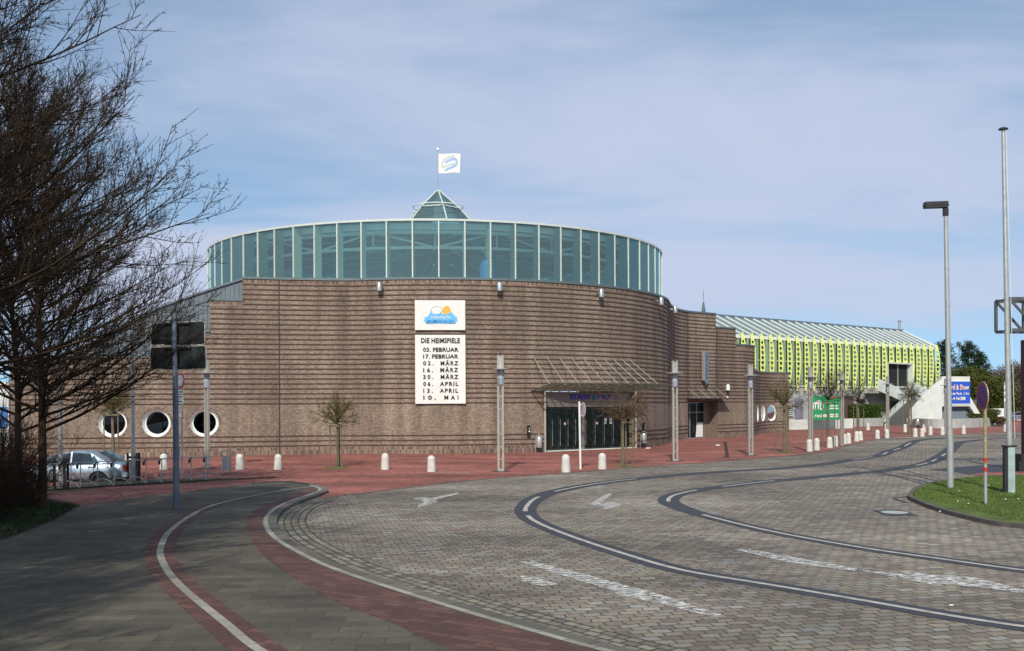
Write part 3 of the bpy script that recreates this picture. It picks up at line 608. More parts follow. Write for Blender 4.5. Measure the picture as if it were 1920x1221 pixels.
arcs([fpx(*q) for q in [(705, 352), (770, 318), (830, 300), (862, 325), (850, 375), (800, 420), (740, 445), (698, 470)]], .085, M['fadeblue'], 'emblem')

# ---- main entrance: doors on the chord of the opening
pa = Wp(e0, -.3); pb = Wp(e1, -.3); ea = math.atan2(pb.y-pa.y, pb.x-pa.x); EW = (pb-pa).length
ent = thing('entrance', None, None, (pa.x, pa.y, 0), ea); ent.parent = hall
ent['kind'] = ''; del ent['kind']
def part(mb, name, mat, par, **k): return mb.build(name, mat, par, **k)
mb = MB(); mb.box((.05, 0, 2.92), (EW-.05, .16, 3.5)); mb.box((.05, .02, 2.62), (EW-.05, .14, 2.9)); fas = mb.build('fascia', M['lintel'], ent)
mb = MB(); mb.box((.05, .2, 2.55), (EW-.05, .26, 2.9)); mb.build('lintel_beam', M['brown'], ent)
T = Matrix.Identity(4)
LM = lambda x, z: Matrix.Translation((x, -.012, z)) @ Matrix.Rotation(R(90), 4, 'X')
def ex(px):   # chord position seen at pixel px
    u = (px-960)/F; dx_, dy_ = math.cos(ea), math.sin(ea); return (u*pa.y-pa.x)/(dx_-u*dy_)
textmesh('STADT', 'lettering', ex(1107)-ex(1069), .3, M['textblue'], ent, LM((ex(1107)+ex(1069))/2, 3.21), .03, bold=.02)
textmesh('HALLE', 'lettering', ex(1160)-ex(1121), .3, M['textblue'], ent, LM((ex(1160)+ex(1121))/2, 3.21), .03, bold=.02)
cx = ex(1114); mb = MB(); mb.prism([Vector((cx+.17*math.cos(k*.314), -.03, 3.21+.2*math.sin(k*.314))) for k in range(20)], (0, .03, 0)); mb.build('round_emblem', M['emgreen'], ent)
mb = MB(); mb.tube([(cx+.1, -.04, 3.33), (cx-.03, -.04, 3.31), (cx-.09, -.04, 3.24), (cx-.02, -.04, 3.18), (cx+.07, -.04, 3.2)], .022, 5); mb.tube([(cx-.08, -.04, 3.08), (cx+.05, -.04, 3.1), (cx+.1, -.04, 3.17)], .022, 5); mb.build('emblem_stroke', M['textblue'], ent)
# leaves
xm0, xm1 = ex(1092), ex(1097)
mb = MB(); mb.box((xm0, .05, 0), (xm1, .25, 2.7)); mb.build('centre_pier', M['lintel'], ent)
def leaf(x0, x1):
    mb = MB(); mb.box((x0, .12, .04), (x1, .13, 2.6)); d_ = mb.build('door', M['doorglass'], ent)
    mb = MB(); w = .045
    for x in (x0+w/2+.01, x1-w/2-.01): mb.box((x-w/2, .1, .04), (x+w/2, .15, 2.6))
    for z in (.04, 2.5): mb.box((x0+.01+w, .101, z), (x1-.01-w, .149, z+.09))
    mb.build('door_frame', M['doorframe'], d_)
    mb = MB(); mb.tube([(x0+.1, .05, .3), (x0+.1, .05, 1.9)], .013, 6); mb.tube([(x0+.1, .05, .5), (x0+.1, .12, .5)], .015, 5); mb.tube([(x0+.1, .05, 1.7), (x0+.1, .12, 1.7)], .015, 5); mb.build('handle', M['steel'], d_); return d_
n = 5
for a, b in ((.08, xm0), (xm1, EW-.08)):
    for k in range(n): leaf(a+(b-a)*k/n, a+(b-a)*(k+1)/n)
for x in (ex(1061.5), ex(1121.5)):
    mb = MB(); mb.prism([Vector((x+.12*math.cos(k*.314), .1, 1.62+.12*math.sin(k*.314))) for k in range(20)], (0, .015, 0)); o = mb.build('round_sticker', M['signred'], ent)
    mb = MB(); mb.prism([Vector((x+.075*math.cos(k*.314), .095, 1.62+.075*math.sin(k*.314))) for k in range(20)], (0, .006, 0)); mb.build('sticker_centre', M['white'], o)
for x in (ex(1137), ex(1147)):
    mb = MB(); mb.box((x-.1, .09, 1.55), (x+.1, .1, 1.9)); mb.build('paper_notice', M['fadegrey'], ent)
mb = MB(); mb.box((0, -.35, .005), (EW, .4, .05)); mb.build('threshold', M['conwhite'], ent)
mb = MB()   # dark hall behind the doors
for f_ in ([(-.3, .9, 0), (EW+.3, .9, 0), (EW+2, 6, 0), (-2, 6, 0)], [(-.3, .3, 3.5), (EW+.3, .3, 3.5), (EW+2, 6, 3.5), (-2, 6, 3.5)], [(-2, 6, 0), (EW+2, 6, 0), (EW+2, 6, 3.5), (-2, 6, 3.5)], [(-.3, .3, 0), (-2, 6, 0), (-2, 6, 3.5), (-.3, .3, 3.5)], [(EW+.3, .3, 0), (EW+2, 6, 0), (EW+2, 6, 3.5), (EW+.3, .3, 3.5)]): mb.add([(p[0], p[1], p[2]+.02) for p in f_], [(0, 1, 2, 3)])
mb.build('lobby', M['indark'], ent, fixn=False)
mb = MB(); mb.box((1.2, 3, .02), (3.6, 4, 1.1)); mb.box((EW-3, 3.4, .02), (EW-1.6, 4, 1.0)); mb.build('counter', M['brown'], ent)
for px in (1020.5, 1189.5):
    s = s_px(px); mb = MB(); mb.bar(Wp(s, .1, .0), Wp(s, .1, 3.55), .1, .1); mb.build('entrance_post', M['steelwarm'], hall)
# canopy
ca = R(22.7); cb_ = R(50); cn = MB(); NC = 13
def cp(f, r): th = ca+(cb_-ca)*f; q = (r/3.0); return dp(th, RD+.05+r, 3.6+q*.38)
g_ = MB()
for k in range(NC):
    for j in range(3):
        g_.add([cp(k/NC, j), cp((k+1)/NC, j), cp((k+1)/NC, j+1), cp(k/NC, j+1)], [(0, 1, 2, 3)])
can = g_.build('canopy', M['canopyglass'], hall, fixn=False)
for k in range(NC+1): cn.bar(cp(k/NC, 0)-Vector((0, 0, .06)), cp(k/NC, 3)-Vector((0, 0, .04)), .04, .06)
for j in (0, 1, 2, 3):
    for k in range(NC): cn.bar(cp(k/NC, j)-Vector((0, 0, .03)), cp((k+1)/NC, j)-Vector((0, 0, .03)), .05, .045)
cn.build('canopy_frame', pm('canopy_brown', (.11, .105, .08), .6, .2), can)
for k in range(10):
    f = .02+.96*k/9; a_ = cp(f, 2.2); th = ca+(cb_-ca)*f; mb = MB(); mb.tube([dp(th, RD+.02, 5.55), a_], .024, 6); mb.tube([a_-Vector((0, 0, .02)), a_+Vector((0, 0, .08))], .04, 6); mb.build('tie_rod', M['steelwarm'], can)
# ---- side entrance
qa = Wp(f0, -.9); qb = Wp(f1, -.9); fa = math.atan2(qb.y-qa.y, qb.x-qa.x); FW = (qb-qa).length
sd = thing('side_entrance', None, None, (qa.x, qa.y, 0), fa); sd.parent = hall
mb = MB(); mb.box((0, .02, .05), (FW*.84, .04, 2.85)); gl = mb.build('shop_window', M['doorglass'], sd)
mb = MB()
for x in (.03, FW*.38, FW*.6, FW*.84): mb.box((x-.03, 0, 0), (x+.03, .07, 2.9))
for z in (0, 2.05, 2.85): mb.box((.0, .005, z), (FW*.84, .065, z+.05))
mb.build('window_frame', M['steel'], gl)
mb = MB(); mb.box((FW*.84, -.02, 0), (FW, .3, 3.0)); mb.build('brick_return', M['brick'], sd)
mb = MB(); mb.box((-.1, .0, 2.9), (FW+.1, .95-.9, 3.05)); mb.build('soffit', M['brown'], sd)
mb = MB(); mb.box((FW*.3, .5, 0), (FW*.34, 1.1, 2.3)); mb.box((FW*.12, .5, .02), (FW*.2, .6, .9)); mb.build('stand', M['steel'], sd)
mb = MB(); mb.add([(FW*.56, -.01, .1), (FW*.8, -.01, .1), (FW*.8, -.01, 1.25), (FW*.6, -.01, 1.25)], [(0, 1, 2, 3)]); mb.build('white_poster', M['banner'], sd, fixn=False)
mb = MB(); mb.bar((FW*.3, .2, .1), (FW*.24, .25, 1.3), .04); mb.bar((FW*.5, .2, .1), (FW*.44, .25, 1.3), .04); mb.add([(FW*.3, .22, .2), (FW*.5, .22, .2), (FW*.44, .27, 1.25), (FW*.24, .27, 1.25)], [(0, 1, 2, 3)]); mb.build('easel_board', M['signblue'], sd, fixn=False)
mb = MB(); mb.add([(-.5, 3, 0), (FW+.5, 3, 0), (FW+.5, 3, 3), (-.5, 3, 3), (-.5, .3, 3), (FW+.5, .3, 3)], [(0, 1, 2, 3), (3, 2, 5, 4)]); mb.build('back_room', M['interior'], sd, fixn=False)
mb = MB(); mb.box((-.15, -.95, 3.06), (FW+.15, -.1, 3.12)); sc_ = mb.build('small_canopy', M['brown'], sd)
for k in range(4):
    mb = MB(); mb.tube([(.1+k*FW/3.3, -.9, 4.0), (.5+k*FW/3.3, -1.75, 3.2)], .022, 5); mb.build('tie_rod', M['steelwarm'], sc_)
mb = MB(); mb.box((-.1, -1.8, 3.12), (FW+.55, -.9, 3.17)); mb.build('canopy_sheet', M['canopyglass'], sc_)
# ---- things fixed to the wall
def walllamp(px, py, label):
    s = s_px(px); z = at(px, py, Wp(s).y).z; p = Wp(s, .38, z); o = thing('wall_spotlight', label, 'wall light', p, wang(s), 'silver wall spotlights')
    mb = MB(); mb.lathe([(.16, -.27), (.16, .12), (.13, .2), (.06, .25), (.0, .26)], 16, cap=False); mb.lathe([(.02, -.2), (.16, -.27)], 16, cap=False); mb.build('housing', M['silver'], o, smooth=True, auto=35)
    mb = MB(); mb.bar((0, .0, 0), (0, .37, 0), .09, .09); mb.build('arm', M['silver'], o)
for px, py, lb in [(716, 538, 'silver cylinder wall light highest on the brick, left of the team banner'), (934.5, 538, 'silver cylinder wall light right of the team banner'), (1120, 550, 'silver cylinder wall light above the entrance canopy'), (1230, 564.5, 'silver cylinder wall light at the right edge of the drum'), (1256.5, 580, 'rightmost and lowest silver cylinder wall light, past the bend of the wall')]: walllamp(px, py, lb)
s = s_px(826); ba = wang(s); bo = Wp(s, .13, 0)
def bz(py): return at(826, py, bo.y).z
b1 = thing('logo_banner', 'white square banner with a blue ice emblem hanging on the brick wall', 'banner', (bo.x, bo.y, bz(619)), ba)
bw_ = 93.5/1867*bo.y; h1 = bz(563)-bz(619)
def cloth(w, h, name, par):
    mb = MB(); nx, ny = 16, 14
    P = lambda i, j, o: (-w/2+w*i/nx, o-.016*math.exp(-((i/nx-.5)**2)*2)*math.sin(i*.8+j*.5)*.5, h*j/ny)
    for o in (0, .02): mb.add([P(i, j, o) for i in range(nx+1) for j in range(ny+1)], [(i*(ny+1)+j, (i+1)*(ny+1)+j, (i+1)*(ny+1)+j+1, i*(ny+1)+j+1) for i in range(nx) for j in range(ny)])
    for x in (-w/2, w/2): mb.box((x-.01, -.005, 0), (x+.01, .03, h))
    return mb.build(name, M['banner'], par)
cloth(bw_, h1, 'cloth', b1)
BM = lambda x, z, o=.025: Matrix.Translation((x, -o, z)) @ Matrix.Rotation(R(90), 4, 'X')
k_ = bw_/(750-346)   # metres per zoomed pixel
def zx(x, y): return ((x-548)*k_, (516-y)*k_)
ice = [(435, 463), (412, 430), (430, 428), (420, 408), (440, 412), (452, 400), (458, 408), (455, 382), (468, 388), (468, 355), (490, 375), (520, 395), (560, 385), (600, 392), (640, 366), (638, 384), (655, 376), (650, 396), (668, 390), (662, 408), (688, 408), (676, 424), (690, 430), (668, 463)]
flat('ice_shape', [zx(*p) for p in ice], M['iceblue'], b1, BM(0, 0, .022), .006)
cxx, cyy = zx(601, 356); flat('ball', circ2(cxx, cyy, 33*k_, 36*k_), M['orange'], b1, BM(0, 0, .02), .004)
cxx, cyy = zx(520, 358); flat('rounded_outline', circ2(cxx, cyy, 46*k_, 34*k_), M['deepblue'], b1, BM(0, 0, .022), .003); flat('rounded_patch', circ2(cxx, cyy, 43*k_, 31*k_), M['banner'], b1, BM(0, 0, .026), .004)
cxx, cyy = zx(553, 413); textmesh('EISBÄREN', 'lettering', 160*k_, 24*k_, M['banner'], b1, BM(cxx, cyy, .03), .004, shear=.25, bold=.02)
cxx, cyy = zx(552, 447); textmesh('BREMERHAVEN', 'lettering', 222*k_, 24*k_, M['deepblue'], b1, BM(cxx, cyy, .03), .004, bold=.01)
b2 = thing('fixture_banner', 'tall white banner listing the home game dates in black letters', 'banner', (bo.x, bo.y, bz(757)), ba); h2 = bz(628)-bz(757)
cloth(bw_, h2, 'cloth', b2)
def zx2(x, y): return ((x-549)*k_, (1118-y)*k_*h2/((1118-560)*k_))
for txt, x0, x1, yc, hh in [('DIE HEIMSPIELE', 394, 708, 606, 42), ('03. FEBRUAR', 410, 696, 680, 34), ('17. FEBRUAR', 410, 694, 735, 34), ('02.', 410, 494, 790, 34), ('MÄRZ', 551, 694, 786, 42), ('16.', 410, 490, 846, 34), ('MÄRZ', 548, 692, 841, 42), ('30.', 410, 492, 901, 34), ('MÄRZ', 551, 694, 897, 42), ('06.', 410, 490, 957, 34), ('APRIL', 545, 694, 957, 34), ('13.', 410, 487, 1012, 34), ('APRIL', 543, 692, 1012, 34), ('10.', 410, 510, 1068, 34), ('MAI', 580, 694, 1068, 34)]:
    c_ = zx2((x0+x1)/2, yc); textmesh(txt, 'lettering', (x1-x0)*k_, hh*k_, M['ink'], b2, BM(c_[0], c_[1], .028), .004, bold=.03, sp={'MÄRZ':1.35,'APRIL':1.3,'MAI':1.9}.get(txt, 1.6 if len(txt)==3 else 1.05))
def ash(px, py, label):
    s = s_px(px); z = at(px, py, Wp(s).y).z; o = thing('wall_ashtray', label, 'ashtray', Wp(s, .09, z), wang(s), 'black wall ashtrays by the entrance')
    mb = MB(); mb.lathe([(.1, -.32), (.1, .24), (.11, .25), (.11, .31), (.02, .33)], 14); mb.build('tube', M['black'], o, smooth=True, auto=35)
    mb = MB(); mb.prism([(.0+.05*math.cos(k*.5), -.104, -.02+.05*math.sin(k*.5)) for k in range(12)], (0, .01, 0)); mb.bar((-.04, -.108, .12), (.04, -.108, .16), .01, .03); mb.build('smoking_symbol', M['white'], o)
ash(990, 808, 'black tube ashtray on the brick wall left of the main doors'); ash(1204.5, 802, 'black tube ashtray on the brick wall right of the main doors')
s = s_px(1362); z = at(1362, 727, Wp(s).y).z; o = thing('lantern_box', 'small white lantern box on the brick wall above the side entrance', 'wall light', Wp(s, .16, z), wang(s))
mb = MB(); mb.lathe([(.17, -.22), (.17, .16), (.1, .24), (.03, .28)], 8); mb.build('lamp_body', M['white'], o); mb = MB(); mb.lathe([(.12, -.36), (.15, -.23)], 8); mb.bar((0, 0, -.3), (0, .17, -.3), .06); mb.build('bracket', M['dark'], o)
s = s_px(1362); z = at(1362, 745, Wp(s).y).z; o = thing('security_camera', 'tiny white dome camera on the brick below the lantern box', 'camera', Wp(s, .1, z), wang(s)); mb = MB(); mb.lathe([(.02, -.09), (.08, -.05), (.09, .03), (.05, .08)], 10); mb.build('dome', M['white'], o, smooth=True)
s = s_px(1317); pz = at(1317, 722, Wp(s).y).z; p2 = at(1317, 660, Wp(s).y).z
o = thing('blade_sign', 'tall grey blade sign with a pointed foot above the side entrance', 'sign', Wp(s, .35, 0), wang(s))
mb = MB(); mb.prism([(-.27, -.1, pz+.35), (0, -.1, pz), (.27, -.1, pz+.35), (.27, -.1, p2), (-.27, -.1, p2)], (0, .2, 0)); mb.build('blade', pm('blue_grey_panel', (.17, .19, .24), .5, .2), o)
mb = MB(); mb.box((-.33, -.14, pz+.35), (-.271, .12, p2+.05)); mb.build('edge_strip', M['steel'], o)
mb = MB(); [mb.box((-.1, .1, z_), (.1, .4, z_+.08)) for z_ in (pz+.8, p2-.5)]; mb.build('bracket', M['steel'], o)
textmesh('KASSE', 'lettering', 1.5, .17, M['dark'], o, Matrix.Translation((0, -.112, (pz+p2)/2+.2)) @ Matrix.Rotation(R(90), 4, 'X') @ Matrix.Rotation(R(-90), 4, 'Z'), .006) if False else None
mb = MB(); [mb.box((-.09+.05*(i % 3), -.112, p2-.4-i*.24), (.06+.04*(i % 2), -.1, p2-.32-i*.24)) for i in range(8)]; mb.build('faded_marks', M['dark'], o)
# ================================================================== YELLOW-FINNED HALL
F0 = Vector((24.36, 106, 0)); dv = Vector((.774, .633, 0)); ov = Vector((.633, -.774, 0)); FA = math.atan2(.633, .774); SPc = 1.637
def H(s, t, z): return F0+dv*s+ov*t+Vector((0, 0, z))
yh = thing('glass_fin_hall', 'long low hall with a glass roof and a row of yellow perforated fins', 'hall')
def qd(mb, a, b, c, d_, m=0): mb.add([a, b, c, d_], [(0, 1, 2, 3)], m)
def hb(mb, s0, s1, t0, t1, z0, z1, m=0):
    v = [H(s, t, z) for z in (z0, z1) for s, t in ((s0, t0), (s1, t0), (s1, t1), (s0, t1))]
    mb.add(v, [(3, 2, 1, 0), (4, 5, 6, 7), (0, 1, 5, 4), (1, 2, 6, 5), (2, 3, 7, 6), (3, 0, 4, 7)], m)
LNG = 25*SPc+.8
mb = MB(); hb(mb, -9, LNG, -14, -.15, 0, 4.5); mb.build('base_wall', M['concrete'], yh)
mb = MB(); hb(mb, -9, LNG, -13.8, -.45, 4.5, 9.85); mb.build('inner_volume', pm('green_black_facade', (.05, .07, .045), .6, var=.4, scale=.5), yh)
mb = MB()
for k in range(-5, 26):
    s = k*SPc; hb(mb, s-.36, s-.04, -.44, -.1, 4.6, 9.7)
mb.build('facade_panel', M['sage'], yh)
PB = pm('pale_green_blind', (.26, .32, .26), .7, var=.15, scale=1)
for k, z0 in ((3, 5), (8, 7.5), (12, 5), (16, 7.5), (23, 5)): mb = MB(); hb(mb, k*SPc+.02, (k+1)*SPc-.44, -.44, -.38, z0, 9.7); mb.build('pale_blind', PB, yh)
mb = MB()
for z in (5.4, 6.3, 7.1, 8.3, 9.0): hb(mb, -9, LNG, -.44, -.4, z, z+.05)
mb.build('window_bar', M['sage'], yh)
mb = MB(); hb(mb, -9, LNG, -.4, -.1, 9.75, 10.1); hb(mb, -9, LNG+.1, -.2, -.05, 4.62, 4.74); hb(mb, -9, LNG, -.3, -.2, 7.42, 7.5)
mb.build('eaves_beam', M['white'], yh)
RW = 4.5; RZ = 12.45
mb = MB(); qd(mb, H(-9, -.1, 10.1), H(LNG, -.1, 10.1), H(LNG-.6, -RW, RZ), H(-9, -RW, RZ)); rf = mb.build('roof', M['roofglass'], yh, fixn=False)
mb = MB(); qd(mb, H(-9, -.1, 10.02), H(LNG, -.1, 10.02), H(LNG-.6, -RW, RZ-.35), H(-9, -RW, RZ-.35)); qd(mb, H(LNG, -.1, 10.0), H(LNG, -14, 10.0), H(LNG-.6, -RW-.2, RZ), H(LNG-.6, -RW, RZ)); qd(mb, H(-9, -RW, RZ), H(LNG-.6, -RW, RZ), H(LNG, -14, 10), H(-9, -14, 10)); mb.build('roof_lining', M['roofmem'], yh, fixn=False)
mb = MB(); hb(mb, -9, LNG-.5, -RW-.3, -RW-.05, RZ+.0, RZ+.25); mb.build('ridge', M['zinc'], rf)
mb = MB(); hb(mb, -9, LNG-.5, -RW-.06, -RW+.05, RZ-.28, RZ-.05); mb.build('ridge_beam', M['white'], rf)
mb = MB()
for k in range(-5, 26):
    s = k*SPc; mb.bar(H(s, 0, 10.2), H(s, -RW, RZ+.06), .09, .12); mb.tube([H(s, -.1, 10.15), H(s, .18, 10.0), H(s, .22, 9.7)], .05, 5)
mb.bar(H(LNG, 0, 10.15), H(LNG-.6, -RW, RZ+.06), .12, .14)
mb.build('rafter', M['white'], rf, )
mb = MB()
for j in (1, 2, 3, 4): f = j/5; mb.bar(H(-9, -.1-(RW-.1)*f, 10.12+(RZ-10.12)*f), H(LNG-.1*j, -.1-(RW-.1)*f, 10.12+(RZ-10.12)*f), .05, .05)
mb.build('glazing_bar', M['steel'], rf)
mb = MB(); p = H(LNG-1.1, -RW-.3, 0); mb.tube([(p.x, p.y, RZ-.2), (p.x, p.y, RZ+1.35)], .17, 10); mb.lathe([(.3, RZ+1.35), (.3, RZ+1.42), (.05, RZ+1.55)], 10, (p.x, p.y, 0)); mb.build('flue', M['steel'], rf)
# fin plate with real round holes
def finmesh(zb, zt, cut):
    mb = MB(); TH = .09; z_hi, z_lo = 10.15, 4.15; z0 = zb
    nh = 11; zs = [z_hi-(z_hi-z_lo)*(i/nh) for i in range(nh+1)]
    def wd(z):
        f = (z_hi-z)/(z_hi-z_lo); return .16+.46*math.sin(math.pi*min(1, (f*.98+.02))**.85)**.8 if f < .995 else .12
    for i in range(nh):
        za, zb_ = zs[i+1], zs[i]
        if zb_ <= cut+.01: continue
        za = max(za, cut)
        x1a, x1b = wd(za), wd(zb_); cz = (za+zb_)/2; wm = (x1a+x1b)/2; r = min(.21, wm*.37) if 0 < i < nh-1 else 0
        if r == 0 or za == cut:
            for X in (-TH/2, TH/2): mb.add([(X, 0, za), (X, -x1a, za), (X, -x1b, zb_), (X, 0, zb_)], [(0, 1, 2, 3)])
        else:
            n = 16; O = []; I = []
            for k in range(n):
                t = 2*math.pi*k/n+math.pi/4; c_, s_ = math.cos(t), math.sin(t); m_ = max(abs(c_), abs(s_)); a_, b_ = c_/m_, s_/m_
                z = cz+b_*(zb_-za)/2; xr = wm if abs(b_) < .99 else (x1b if b_ > 0 else x1a); xr = x1a+(x1b-x1a)*(z-za)/(zb_-za); O.append((-(xr*(.5+.5*a_)), z)); I.append((-(wm*.5)-r*c_, cz+s_*r*1.0))
                O[-1] = (-(xr*(.5-.5*-a_)), z)
            for X in (-TH/2, TH/2): mb.add([(X, y, z) for y, z in O]+[(X, y, z) for y, z in I], [(k, (k+1) % n, n+(k+1) % n, n+k) for k in range(n)])
            mb.add([(X, y, z) for X in (-TH/2, TH/2) for y, z in I], [(k, (k+1) % n, n+(k+1) % n, n+k) for k in range(n)])
        mb.add([(-TH/2, -x1a, za), (TH/2, -x1a, za), (TH/2, -x1b, zb_), (-TH/2, -x1b, zb_)], [(0, 1, 2, 3)]); mb.add([(-TH/2, 0, za), (TH/2, 0, za), (TH/2, 0, zb_), (-TH/2, 0, zb_)], [(0, 1, 2, 3)])
    mb.box((-.03, -.25, z_hi), (.03, -.05, z_hi+.22))
    return mb
ff = None; fs_ = None
for k in range(-2, 26):
    short = k in (18, 19, 20)
    if short:
        if fs_ is None: o = fs_ = finmesh(0, 0, 7.75).build('fin', M['yellow'], yh, fixn=False)
        else: o = fs_.copy(); COL.objects.link(o)
    else:
        if ff is None: o = ff = finmesh(0, 0, 4.1).build('fin', M['yellow'], yh, fixn=False)
        else: o = ff.copy(); COL.objects.link(o)
    o.parent = yh; o.location = H(k*SPc, .12, 0); o.rotation_euler = (0, 0, FA)
# portal
mb = MB(); a, b = 28.7, 34.0; hb(mb, a-.12, a, -.1, .45, 4.7, 7.6); hb(mb, b, b+.4, -.1, .6, 4.7, 7.6); hb(mb, a-.12, b+.4, -.1, .6, 7.6, 7.8); hb(mb, a-.12, b+.4, -.1, .6, 4.6, 4.8); po = mb.build('portal_frame', M['conwhite'], yh)
mb = MB(); hb(mb, a, b, -.12, .02, 4.8, 7.6); mb.build('doorway_shade', M['indark'], po)  # near-black block fills the doorway, its shade put into the colour
mb = MB(); [hb(mb, s_-.07, s_+.07, .05, .15, 4.8, 7.6) for s_ in ((a+b)/2+.1, b-.2)]; mb.build('door_frame', M['sage'], po)
# base details: louvres, brown panel, banner board
mb = MB()
for z in np.arange(1.3, 4.2, .22): hb(mb, 7.2, 9.4, -.15, .05, z, z+.1)
mb.build('louvre', M['conwhite'], yh)
mb = MB(); hb(mb, 9.8, 11.3, -.15, -.02, 1.0, 3.3); mb.build('service_door', pm('lilac_grey', (.22, .21, .27), .6), yh)
mb = MB(); hb(mb, 18.6, 21.6, -.15, .0, .8, 3.6); mb.build('brown_panel', M['brown'], yh)
mb = MB(); hb(mb, 22.5, 24, -.15, .0, .8, 3.2); mb.build('grille', M['dark'], yh)
# planter walls
mb = MB(); a_, b_ = G(1486, 806), G(1601, 803); c_, e_ = Vector((.633, -.774, 0)), 1
q = [a_, b_, b_-ov*.3, a_-ov*.3]; mb.prism([(p.x, p.y, 0) for p in q], (0, 0, 1.05)); mb.prism([(p.x, p.y, 0) for p in (a_, a_-ov*.3, a_-ov*3.0-dv*.3, a_-ov*3-dv*.6)], (0, 0, 1.04))
tag(mb.build('planter_wall', M['conwhite']), 'low pale concrete wall under the green poster board', 'wall')
mb = MB(); q = [G(1601, 800.5), G(1656, 799), G(1656, 799)+Vector((.2, .9, 0)), G(1601, 800.5)+Vector((-.2, .9, 0))]; mb.prism([(p.x, p.y, 0) for p in q], (0, 0, .95)); tag(mb.build('planter_wall', M['concrete']), 'low grey concrete wall in front of the clipped green hedge', 'wall')
P = crom([G(1711, 801), G(1740, 803), G(1790, 803), G(1840, 801), G(1872, 798), G(1886, 795)], 5); mb = MB(); Nn = flatn(P)
for i in range(len(P)-1):
    a_, b_ = P[i], P[i+1]; mb.prism([(a_.x, a_.y, 0), (b_.x, b_.y, 0), (b_.x-Nn[i+1].x*.3, b_.y-Nn[i+1].y*.3, 0), (a_.x-Nn[i].x*.3, a_.y-Nn[i].y*.3, 0)], (0, 0, 1.0))
tag(mb.build('planter_wall', M['concrete']), 'long curved grey concrete wall of the flower bed right of the stairs', 'wall')
# green poster board
gb = at(1548, 765, 103.6); ga = FA*.35
o = thing('green_poster_board', 'green event poster board with white and red lettering and a black-and-white portrait', 'billboard', (gb.x, gb.y, 0), ga)
zt, zb = at(1548, 742, 103.6).z, at(1548, 787.5, 103.6).z; wB = 62/1867*103.6/math.cos(ga); mb = MB(); mb.box((-wB/2, 0, zb), (wB/2, .08, zt)); mb.build('board', M['green'], o)
mb = MB(); [mb.box((x-.05, .09, 0), (x+.05, .2, zt)) for x in (-wB/2+.3, wB/2-.3)]; mb.build('post', M['steel'], o)
TM = lambda x, z: Matrix.Translation((x, -.002, z)) @ Matrix.Rotation(R(90), 4, 'X')
def gx(X, Y): return (X-(473+968)/2)/8/1867*103.6/math.cos(ga), zb+(545-Y)/8/1867*103.6
c_ = gx(578, 345); textmesh('OTTO', 'lettering', 1.55, .85, M['banner'], o, TM(*c_), .02, shear=.12, bold=.05)
c_ = gx(605, 485); textmesh('31. Mai 2008', 'lettering', 1.9, .32, M['banner'], o, TM(*c_), .02, bold=.05)
c_ = gx(850, 210); textmesh('LIVE', 'lettering', .7, .26, M['red'], o, TM(*c_), .02, bold=.03)
for yy, w in ((335, .95), (375, 1.1), (465, 1.0), (495, 1.0)):
    c_ = gx(860, yy); mb = MB(); [mb.box((c_[0]-w/2+.14*i*w, -.015, c_[1]-.07), (c_[0]-w/2+.14*i*w+.1*w, 0, c_[1]+.07+.02*(i % 2))) for i in range(7)]; mb.build('small_print', M['banner'], o)
c_ = gx(605, 225); mb = MB(); mb.prism([(c_[0]+.2*math.cos(t*.4), -.012, c_[1]+.02+.25*math.sin(t*.4)) for t in range(7)], (0, .011, 0)); mb.prism([(c_[0]-.42, -.01, c_[1]-.42), (c_[0]+.42, -.01, c_[1]-.42), (c_[0]+.16, -.01, c_[1]-.14), (c_[0]-.16, -.01, c_[1]-.14)], (0, .009, 0)); mb.build('portrait', pm('portrait_grey', (.35, .36, .35), .6, var=.5, scale=9), o)
# ---- outside stairs
st = thing('concrete_stairs', 'pale concrete staircase with solid parapets climbing to the doorway in the yellow fins', 'stairs')
def para(s0, z0, s1, z1, t, hgt, th=.25, nm='parapet', foot0=None, foot1=None):
    a0 = z0-hgt if foot0 is None else foot0; a1 = z1-hgt if foot1 is None else foot1
    mb = MB(); mb.prism([H(s0, t, a0), H(s1, t, a1), H(s1, t, z1), H(s0, t, z0)], ov*th); return mb.build(nm, M['conwhite'], st)
mb = MB(); ns = 24
for i in range(ns):
    s0 = 24.3+6.6*i/ns; mb.add([], []); hb(mb, s0, s0+6.6/ns+.02, 1.9, 6.0, 0, 3.1*(i+1)/ns)
hb(mb, 30.9, 40, .3, 6.0, 2.2, 3.1); mb.build('steps', pm('step_concrete', (.11, .115, .11), .9, var=.2, scale=2), st)
para(24.5, .75, 31.1, 4.0, 1.75, 0, foot0=0, foot1=2.0)
para(23.0, .85, 30.6, 4.15, 6.0, 0, foot0=0, foot1=1.8); para(30.6, 4.15, 36, 4.15, 6.0, 2.0)
para(24.4, 5.6, 31.3, 4.0, 1.5, 1.45); para(33.6, 5.45, 40, 3.85, .6, 1.3)
mb = MB()
for i in range(8): s0 = 34+5.5*i/8; hb(mb, s0, s0+.72, -.1, .6, 3.0, 4.6-1.4*i/8)
mb.build('upper_steps', M['concrete'], st)
mb = MB(); hb(mb, 24, 34, -.1, 1.5, 3.9, 4.5); mb.build('landing', M['concrete'], st)
mb = MB()
def rail(s0, z0, s1, z1, t):
    mb.tube([H(s0, t, z0+.35), H(s1, t, z1+.35)], .04, 6)
    for i in range(6): f = i/5; mb.tube([H(s0+(s1-s0)*f, t, z0+(z1-z0)*f-.05), H(s0+(s1-s0)*f, t, z0+(z1-z0)*f+.35)], .03, 5)
rail(25, 1.0, 31, 3.95, 2.1); rail(34, 5.4, 39.5, 3.95, .9)
mb.build('handrail', M['dark'], st)
